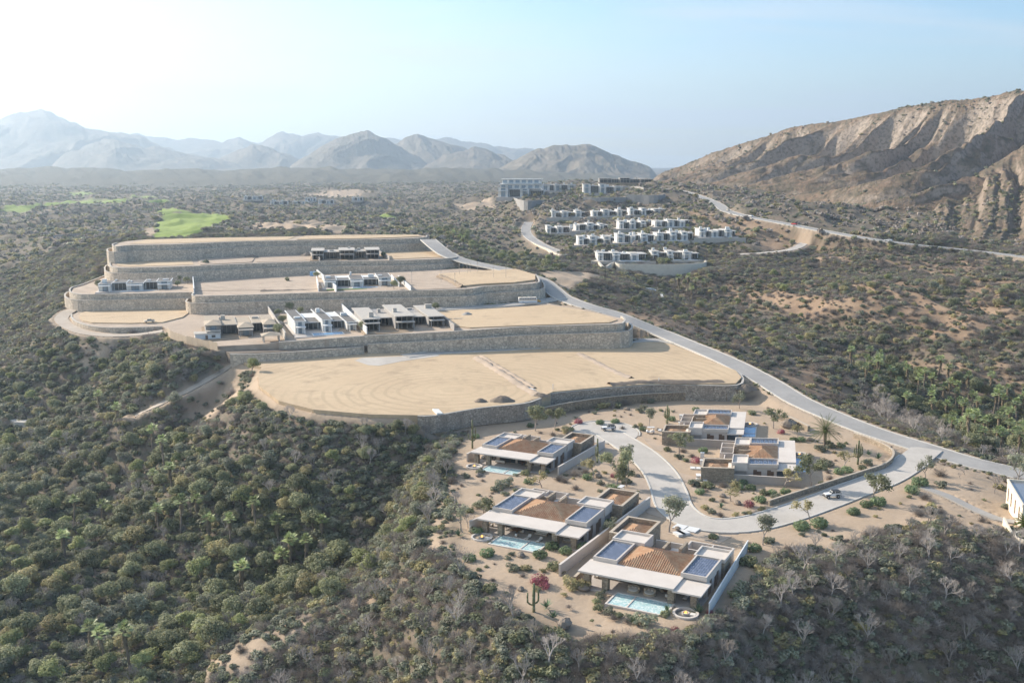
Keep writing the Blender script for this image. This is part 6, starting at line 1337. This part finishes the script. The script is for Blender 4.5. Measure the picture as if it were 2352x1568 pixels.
VG='in the left valley wood'
fixed([(350,1040),(378,1075),(352,1120),(395,1125),(170,1205),(240,1200),(365,1225),(415,1230),(480,1235),(152,1290),(590,1230),(640,1245),(668,1305),(700,1310),(650,1325),(215,1515),(245,1540),(740,1235),(560,1365),(530,1255),(270,970),(230,945),(300,1470+70),(455,1190)],[5,6,7],VG,1.0,0)
fixed([(470,1120),(490,1110),(60,1240),(110,1310),(160,1340),(400,1510),(430,1540),(365,1500),(330,1560),(490,1490),(500,1290),(540,1300),(610,1320),(720,1220),(460,1350),(500,1390),(130,1370),(160,1420),(60,1470),(20,1540),(600,1400),(640,1390),(700,1380),(740,1330),(780,1300),(690,1180),(560,1180),(280,1200),(300,1180),(220,1250),(100,1190),(30,1130),(430,1460),(250,1390),(310,1260),(360,1290),(40,1380)],[0,1,2,0,3,1],VG,1.05)
x,y=sample(9000,190,420,-260,900);s_=masks(x,y)[0];z=H(x,y);u,v=pix(x,y,z);k=inreg(u,v,R_VAL)&(s_<.4);c=list(zip(x[k],y[k],z[k]))[:3000];c=poisson(c,taken,5.2)[:95]
for q in c: put_wild(int(rng.choice([0,1,2,3,4,0,1,4])),*q,rng.uniform(.8,1.4),VG)
SG='on the scrub slope below the big sand pad'
x,y=sample(6000,220,420,-260,1100);z=H(x,y);u,v=pix(x,y,z);k=(inreg(u,v,R_SL)|inreg(u,v,R_TL))&(masks(x,y)[0]<.3);c=poisson(list(zip(x[k],y[k],z[k]))[:2500],taken,6.5)[:48]
for q in c: put_wild(int(rng.choice([0,1,4,4,3])),*q,rng.uniform(.5,.85),SG)
PG='in the palm ravine right of the main road'
fixed([(2045,880),(2085,890),(2112,880),(2155,865),(2135,912),(2165,920),(2195,932),(2225,912),(2172,955),(2212,970),(2245,962),(2265,990),(2295,1000),(2335,972),(2345,1008),(2062,905),(2105,915),(2350,940),(2020,868),(2320,1020),(2240,995),(1990,850),(2290,950),(2180,900),(2075,870),(2120,895),(2205,950),(2300,975)],[5,6,7],PG,1.0,4)
x,y=sample(5000,260,480,1900,2600);z=H(x,y);u,v=pix(x,y,z);k=inreg(u,v,R_PALM);c=poisson(list(zip(x[k],y[k],z[k]))[:1500],taken,4)[:80]
for q in c: put_wild(int(rng.choice([0,5,6,5,7,1])),*q,rng.uniform(.95,1.35),PG)
NG='in the green ravine between the terraces and the estate'
fixed([(1560,672),(1578,676),(1598,674),(1612,680),(1590,690)],[5,6],NG,1.1)
x,y=sample(30000,420,1000,800,1420);z=H(x,y);u,v=pix(x,y,z);k=inreg(u,v,R_RAV);c=poisson(list(zip(x[k],y[k],z[k]))[:2500],taken,7.5)[:42]
for q in c: put_wild(int(rng.choice([0,1,0,5,2])),*q,rng.uniform(.8,1.25),NG)
# small trees between estate houses and along the highway
EG='among the houses of the hillside estate'
x,y=sample(22000,520,900,1180,1760);z=H(x,y);u,v=pix(x,y,z);k=inreg(u,v,[(1230,500),(1560,488),(1720,545),(1700,590),(1500,612),(1390,600),(1250,560)]);hs=np.array(ROWS)[:,:2]
c=[q for q in zip(x[k],y[k],z[k])][:1500];c=[q for q in c if ((hs[:,0]-q[0])**2/17**2+(hs[:,1]+7-q[1])**2/13**2).min()>1];c=poisson(c,taken,6.5)[:30]
for q in c: put_wild(int(rng.choice([0,1,3,2])),*q,rng.uniform(.38,.6),EG)
HG2='beside the highway and on the hilltop'
x,y=sample(60000,560,1400,1150,2500);z=H(x,y);u,v=pix(x,y,z);k=inreg(u,v,[(1560,455),(1650,480),(1850,535),(2050,560),(2352,600),(2352,640),(2100,610),(1850,585),(1600,520)])|inreg(u,v,[(1150,445),(1560,425),(1560,450),(1150,470)]);k&=masks(x,y)[4]<.05;c=poisson(list(zip(x[k],y[k],z[k]))[:1500],taken,12)[:16]
for q in c: put_wild(int(rng.choice([0,1,3])),*q,rng.uniform(.6,1.0),HG2)
# -- leafless trees
BG='leafless grey trees in the scrub'
x,y=sample(9000,150,430);z=H(x,y);s_=masks(x,y);u,v=pix(x,y,z);k=(s_[0]<.3)&(s_[4]<.1)&(s_[5]<.2)&(inreg(u,v,R_BOT)|inreg(u,v,R_BARE)|inreg(u,v,R_VAL)|inreg(u,v,R_SL))&(~inpoly(x,y,VILLA_POLY))
c=poisson(list(zip(x[k],y[k],z[k]))[:5000],list(taken),4.2)[:296]
for q in c:
    o=link('bare_tree',BTREE[int(rng.integers(0,5))],None,(q[0],q[1],q[2]-.2),rng.uniform(0,6.28));s=rng.uniform(.85,1.5);o.scale=(s,)*3
    tag(o,'leafless pale grey tree '+wlm(q),'bare tree',BG)
# -- the rest of the woods as one mass
CRS={i:None for i in range(5)}
for ch in bpy.data.objects:
    if ch.type=='MESH' and ch.data in [t[1] for t in TREES]:
        k=[t[1] for t in TREES].index(ch.data)
        if CRS[k] is None: CRS[k]=ch
wx=[];wy=[];wz=[]
for (n,r0,r1,a,b,regs,dm,cap) in ((9000,180,440,-300,1100,(R_VAL,),3.2,520),(9000,220,440,-260,1100,(R_SL,R_TL),4.2,330),(6000,260,500,1880,2600,(R_PALM,),3.2,260),(30000,300,760,1380,2600,([(1560,640),(1900,640),(2400,660),(2400,840),(2000,830),(1800,820),(1500,720),(1400,680)],),8.0,170),(30000,420,1000,800,1420,(R_RAV,),5,200),(50000,560,1400,1150,2500,([(1560,455),(1650,480),(1850,535),(2050,560),(2352,600),(2352,640),(2100,610),(1850,585),(1600,520)],[(1150,445),(1560,425),(1560,450),(1150,470)]),9,110),(22000,520,900,1180,1760,([(1230,500),(1560,488),(1720,545),(1700,590),(1500,612),(1390,600),(1250,560)],),3.6,420)):
    x,y=sample(n,r0,r1,a,b);z=H(x,y);u,v=pix(x,y,z);k=np.zeros(len(x),bool)
    for g_ in regs:k|=inreg(u,v,g_)
    mk=masks(x,y);k&=(mk[0]<.3)&(mk[4]<.05)&(mk[5]<.2)&(~inpoly(x,y,VILLA_POLY));c=list(zip(x[k],y[k],z[k]))[:3000]
    if n==22000:c=[q for q in c if ((hs[:,0]-q[0])**2/17**2+(hs[:,1]+7-q[1])**2/13**2).min()>1]
    c=poisson(c,list(taken),dm)[:cap];taken+=c
    for q in c:wx.append(q[0]);wy.append(q[1]);wz.append(q[2])
WOOD=(np.array(wx),np.array(wy),np.array(wz))
# -- shrubs: 300 nearest as things, everything else one object
SH=[shrub_mesh(21,ML['grey'],300,.16),shrub_mesh(22,ML['green'],300,.16),shrub_mesh(23,ML['olive'],280,.16),shrub_mesh(24,ML['grey'],260,.17),twig_mesh(25,ML['dry'],130,.8,.018),twig_mesh(26,ML['twig'],120,.9,.016)]
# lighter versions for far away
SHF=[shrub_mesh(31,ML['grey'],70,.34,5),shrub_mesh(32,ML['green'],70,.34,5),shrub_mesh(33,ML['dry'],60,.34,5),shrub_mesh(34,ML['olive'],60,.34,5)]
def regsize(u,v): 
    g=np.where(inreg(u,v,R_VAL)|inreg(u,v,R_PALM),1.25,1.0);return g
xs,ys,zs=filt(*sample(88000,130,330,pw=1.0),.03,.4)
xm,ym,zm=filt(*sample(150000,330,760,pw=1.0),.10,.5)
def classes(x,y,z,far=False):
    u,v=pix(x,y,z);n=len(x);q=rng.random(n)
    wet=inreg(u,v,R_VAL)|inreg(u,v,R_PALM)|inreg(u,v,R_RAV);sl=inreg(u,v,R_SL)|inreg(u,v,R_TL);ri=(u>1300)&(~wet)
    pr=np.tile(np.array([.22,.08,.12,.14,.26,.18]),(n,1));pr[wet]=[.22,.32,.14,.08,.12,.12];pr[sl]=[.32,.20,.10,.14,.14,.10];pr[ri&(v>1150)]=[.13,.03,.08,.15,.34,.27];pr[ri&(v<=1150)]=[.17,.06,.14,.10,.41,.12]
    left=(u<300)&(v<800);pr[left]=[.22,.08,.22,.10,.30,.08]
    cs=np.cumsum(pr,1);return (q[:,None]>cs).sum(1).clip(0,5)
ks=classes(xs,ys,zs)
# individuals: nearest 300 that lie in the frame
u,v=pix(xs,ys,zs);inf=(u>10)&(u<2342)&(v<1560);di=np.hypot(xs,ys)+(~inf)*1e4
order=np.argsort(di);NM=['grey-green wild shrub','dark green wild shrub','olive wild shrub','grey wild shrub','brown leafless shrub','pale leafless shrub']
first=order[:290];restm=np.ones(len(xs),bool);restm[first]=False
SRC={}
for i in first:
    o=link('shrub' if ks[i]<4 else 'dry_shrub',SH[ks[i]],None,(xs[i],ys[i],zs[i]-.1),rng.uniform(0,6.28));s=rng.uniform(.8,1.9);o.scale=(s,s,s*rng.uniform(.75,1.05))
    tag(o,NM[ks[i]]+' '+wlm((xs[i],ys[i],zs[i])),'bush','wild shrubs nearest the camera: '+NM[ks[i]]);SRC.setdefault(int(ks[i]),o)
# far templates also stand in the scene as a few real shrubs on the left slope
SRCF={}
for i in range(4):
    w=W(60+i*70,900);o=link('shrub',SHF[i],None,(w[0],w[1],w[2]-.1),0);o.scale=(1.4,)*3;tag(o,'low scrub bush on the left slope, %s of four in a row'%ORD[i],'bush','wild shrubs on the left slope');SRCF[i]=o
def stuff(name,x,y,z,cls,smin,smax,srcs,label,cat,hz=(.7,1.05)):
    n=len(x);me=bpy.data.meshes.new(name);me.vertices.add(n);me.vertices.foreach_set('co',np.stack([x,y,z-.12],1).astype(np.float32).ravel())
    a=me.attributes.new('cls','INT','POINT');a.data.foreach_set('value',cls.astype(np.int32))
    a=me.attributes.new('scl','FLOAT_VECTOR','POINT');s=(smin+(smax-smin)*rng.random(n)**2.2);a.data.foreach_set('vector',np.stack([s,s,s*rng.uniform(hz[0],hz[1],n)],1).astype(np.float32).ravel())
    a=me.attributes.new('rot','FLOAT_VECTOR','POINT');a.data.foreach_set('vector',np.stack([rng.normal(0,.08,n),rng.normal(0,.08,n),rng.uniform(0,6.28,n)],1).astype(np.float32).ravel())
    o=link(name,me);tag(o,label,cat,None,'stuff')
    ng=bpy.data.node_groups.new(name,'GeometryNodeTree');ng.interface.new_socket('Geometry',in_out='INPUT',socket_type='NodeSocketGeometry');ng.interface.new_socket('Geometry',in_out='OUTPUT',socket_type='NodeSocketGeometry')
    N=ng.nodes;L=ng.links;gi=N.new('NodeGroupInput');go=N.new('NodeGroupOutput');jn=N.new('GeometryNodeJoinGeometry')
    def nat(nm,t):
        q=N.new('GeometryNodeInputNamedAttribute');q.data_type=t;q.inputs[0].default_value=nm;return q.outputs[0]
    for k,so_ in srcs.items():
        ip=N.new('GeometryNodeInstanceOnPoints');ob=N.new('GeometryNodeObjectInfo');ob.inputs[0].default_value=so_;ob.transform_space='ORIGINAL'
        cmp=N.new('FunctionNodeCompare');cmp.data_type='INT';cmp.operation='EQUAL';L.new(nat('cls','INT'),cmp.inputs[2]);cmp.inputs[3].default_value=k
        L.new(gi.outputs[0],ip.inputs['Points']);L.new(cmp.outputs[0],ip.inputs['Selection']);L.new(ob.outputs['Geometry'],ip.inputs['Instance'])
        e=N.new('FunctionNodeEulerToRotation');L.new(nat('rot','FLOAT_VECTOR'),e.inputs[0]);L.new(e.outputs[0],ip.inputs['Rotation']);L.new(nat('scl','FLOAT_VECTOR'),ip.inputs['Scale']);L.new(ip.outputs[0],jn.inputs[0])
    L.new(jn.outputs[0],go.inputs[0]);md=o.modifiers.new('scatter','NODES');md.node_group=ng;return o
stuff('scrub',xs[restm],ys[restm],zs[restm],ks[restm],.7,2.3,SRC,'grey-green and brown scrub covering the near slopes and the valley floor','scrub')
uw,vw=pix(*WOOD);ck=rng.choice([0,1,4,3,2,4,0],len(uw));est=inreg(uw,vw,[(1230,488),(1720,488),(1720,600),(1230,620)]);
stuff('woodland',WOOD[0][~est],WOOD[1][~est],WOOD[2][~est]-.6,ck[~est],.65,1.25,CRS,'mixed green woodland filling the left valley and the ravines','woodland',(.8,1.1))
stuff('woodland',WOOD[0][est],WOOD[1][est],WOOD[2][est]-.3,ck[est],.42,.8,CRS,'garden trees massed between the rows of the hillside estate','woodland',(.8,1.0))
km=classes(xm,ym,zm);stuff('scrub',xm,ym,zm,km,.8,2.9,SRC,'scrub covering the middle distance slopes on both sides of the terraces','scrub')
xf_,yf_,zf_=filt(*sample(130000,760,3600,-400,2750,.62),.1,.6)
kf=classes(xf_,yf_,zf_);kf=np.where(kf>=4,2,np.where(kf==2,3,np.where(kf==3,0,kf)));d=np.hypot(xf_,yf_)
stuff('scrub',xf_,yf_,zf_,kf,1.6,4.2,SRCF,'distant scrub and low woodland spread over the plain','scrub')
# scrub on the mountain faces
def onface(D,n,t0,t1,dens=1):
    X,Y,Zm,T=D;i=rng.integers(2,X.shape[0]-2,n);j=rng.integers(2,X.shape[1]-2,n);k=(T[i,j]>t0)&(T[i,j]<t1)&(rng.random(n)<np.clip(.55+fbm(X[i,j]/90,Y[i,j]/90,3,5),.08,1));i=i[k];j=j[k]
    gx=(Zm[i,np.minimum(j+2,X.shape[1]-1)]-Zm[i,j-2])/np.abs(X[i,np.minimum(j+2,X.shape[1]-1)]-X[i,j-2]+1e-6)
    k2=rng.random(len(i))<np.clip(1.15-np.abs(gx)*1.1,.05,1);i=i[k2];j=j[k2];return X[i,j]+rng.normal(0,1.,len(i)),Y[i,j]+rng.normal(0,1.,len(i)),Zm[i,j]-.4
x1,y1,z1=onface(RD,26000,-.98,.12);x2,y2,z2=onface(SD,13000,-.98,.15)
xx=np.concatenate([x1,x2]);yy=np.concatenate([y1,y2]);zz_=np.concatenate([z1,z2]);stuff('scrub',xx,yy,zz_,rng.choice([0,1,2,3,2,0],len(xx)),1.2,3.0,SRCF,'brown and grey bushes dotted over the eroded mountain faces on the right','scrub')
# plants on the terrace walls
wl=[(473,601),(503,575),(640,560),(700,577),(905,560),(660,612+30),(750,620),(930,690),(985,795),(1075,797),(1157,795),(1300,780),(1240,790),(880,800),(630,700),(760,705),(1110,690),(1350,775)]
for i,(u,v) in enumerate(wl):
    zz=[Z3,Z3,Z3,Z3,Z3,Z2,Z2,Z1,Z0,Z0,Z0,Z0,Z0,Z0,Z1,Z1,Z1,Z0][i];w=P(u,v+4,*zz)
    o=link('shrub',SH[i%4],None,w,i);o.scale=(2.3,2.0,2.6);tag(o,'%s shrub against the terrace walls, from the top left'%(ORD[i] if i<10 else ['eleventh','twelfth','thirteenth','fourteenth','fifteenth','sixteenth','seventeenth','eighteenth'][i-10]),'bush','shrubs along the terrace walls')
TGT=[(640,728),(650,745),(665,716),(690,722),(1000,716),(610,716),(430,652),(415,648),(228,664),(408,660),(905,664),(920,655),(728,640),(835,760),(640,770),(880,592)]
for i,(u,v) in enumerate(TGT):
    zz=Z1 if v>700 else Z2 if v>620 else Z3
    put_tree('tree',TREES[i%2],('trunk','crown'),P(u,v,*zz),i,.72+.1*(i%3),'small garden tree number %d beside the terrace houses, from the lowest row up'%(i+1),'tree','garden trees of the terrace houses')
put_tree('tree',TREES[2],('trunk','crown'),(P(583,862,4)),0,1.1,'light green tree at the left tip of the big sand pad','tree')
# low planting strips at wall feet
for px,zz,lab in (([(985,806),(1150,797),(1300,788),(1430,784),(1500,775)],Z0,'low green planting at the foot of the long stone wall above the big pad'),([(830,708),(950,706),(1050,704),(1180,696),(1232,690)],Z1,'low planting along the wall beside the school bus'),([(890,622),(980,618),(1070,616)],Z2,'low planting on the slope below the unfinished concrete house')):
    pl=catmull([P(u,v,*zz) for u,v in px],1.5);n=len(pl)*3;i=rng.integers(0,len(pl),n);stuff('ground_cover',pl[i,0]+rng.normal(0,.8,n),pl[i,1]+rng.normal(0,1.0,n),pl[i,2]+.15,rng.choice([1,2,3],n),.5,1.1,{k:SRC[k] for k in (1,2,3)},lab,'planting')
vx=[];vy=[]
for name,pl,hw,_ in RL:
    if name in('main_road','highway','frontage_road','connector_road'):
        n=len(pl)*4;i=rng.integers(0,len(pl)-1,n);d=pl[i+1,:2]-pl[i,:2];d/=np.linalg.norm(d,axis=1)[:,None];o_=(hw+1.4+np.abs(rng.normal(0,1.6,n)))*rng.choice([-1,1],n);X=pl[i,0]+d[:,1]*o_;Y=pl[i,1]-d[:,0]*o_
        X2=X;vx.append(X);vy.append(Y)
vx=np.concatenate(vx);vy=np.concatenate(vy);s_=masks(vx,vy);k=(s_[5]<.2)&(~inpoly(vx,vy,VILLA_POLY))&(s_[4]<.97)&(fbm(vx/25,vy/25,2,9)>-.15);vx=vx[k];vy=vy[k]
stuff('verge_grass',vx,vy,H(vx,vy)+.12,rng.choice([1,2,3,0],len(vx)),.4,1.15,SRC,'green and yellow verge growth along both edges of the roads','verge')
# ------------------------------------------------ haze
MHZ,nt,N,L=nodes('haze_air');out=N.new('ShaderNodeOutputMaterial');pv=N.new('ShaderNodeVolumePrincipled');pv.inputs['Color'].default_value=(.62,.80,1.0,1);pv.inputs['Density'].default_value=1.0e-4;pv.inputs['Anisotropy'].default_value=.46
L.new(pv.outputs[0],out.inputs['Volume'])
o=MB().box(-9500,-700,-70,9500,15500,1000).build('haze',MHZ);tag(o,kind='stuff')
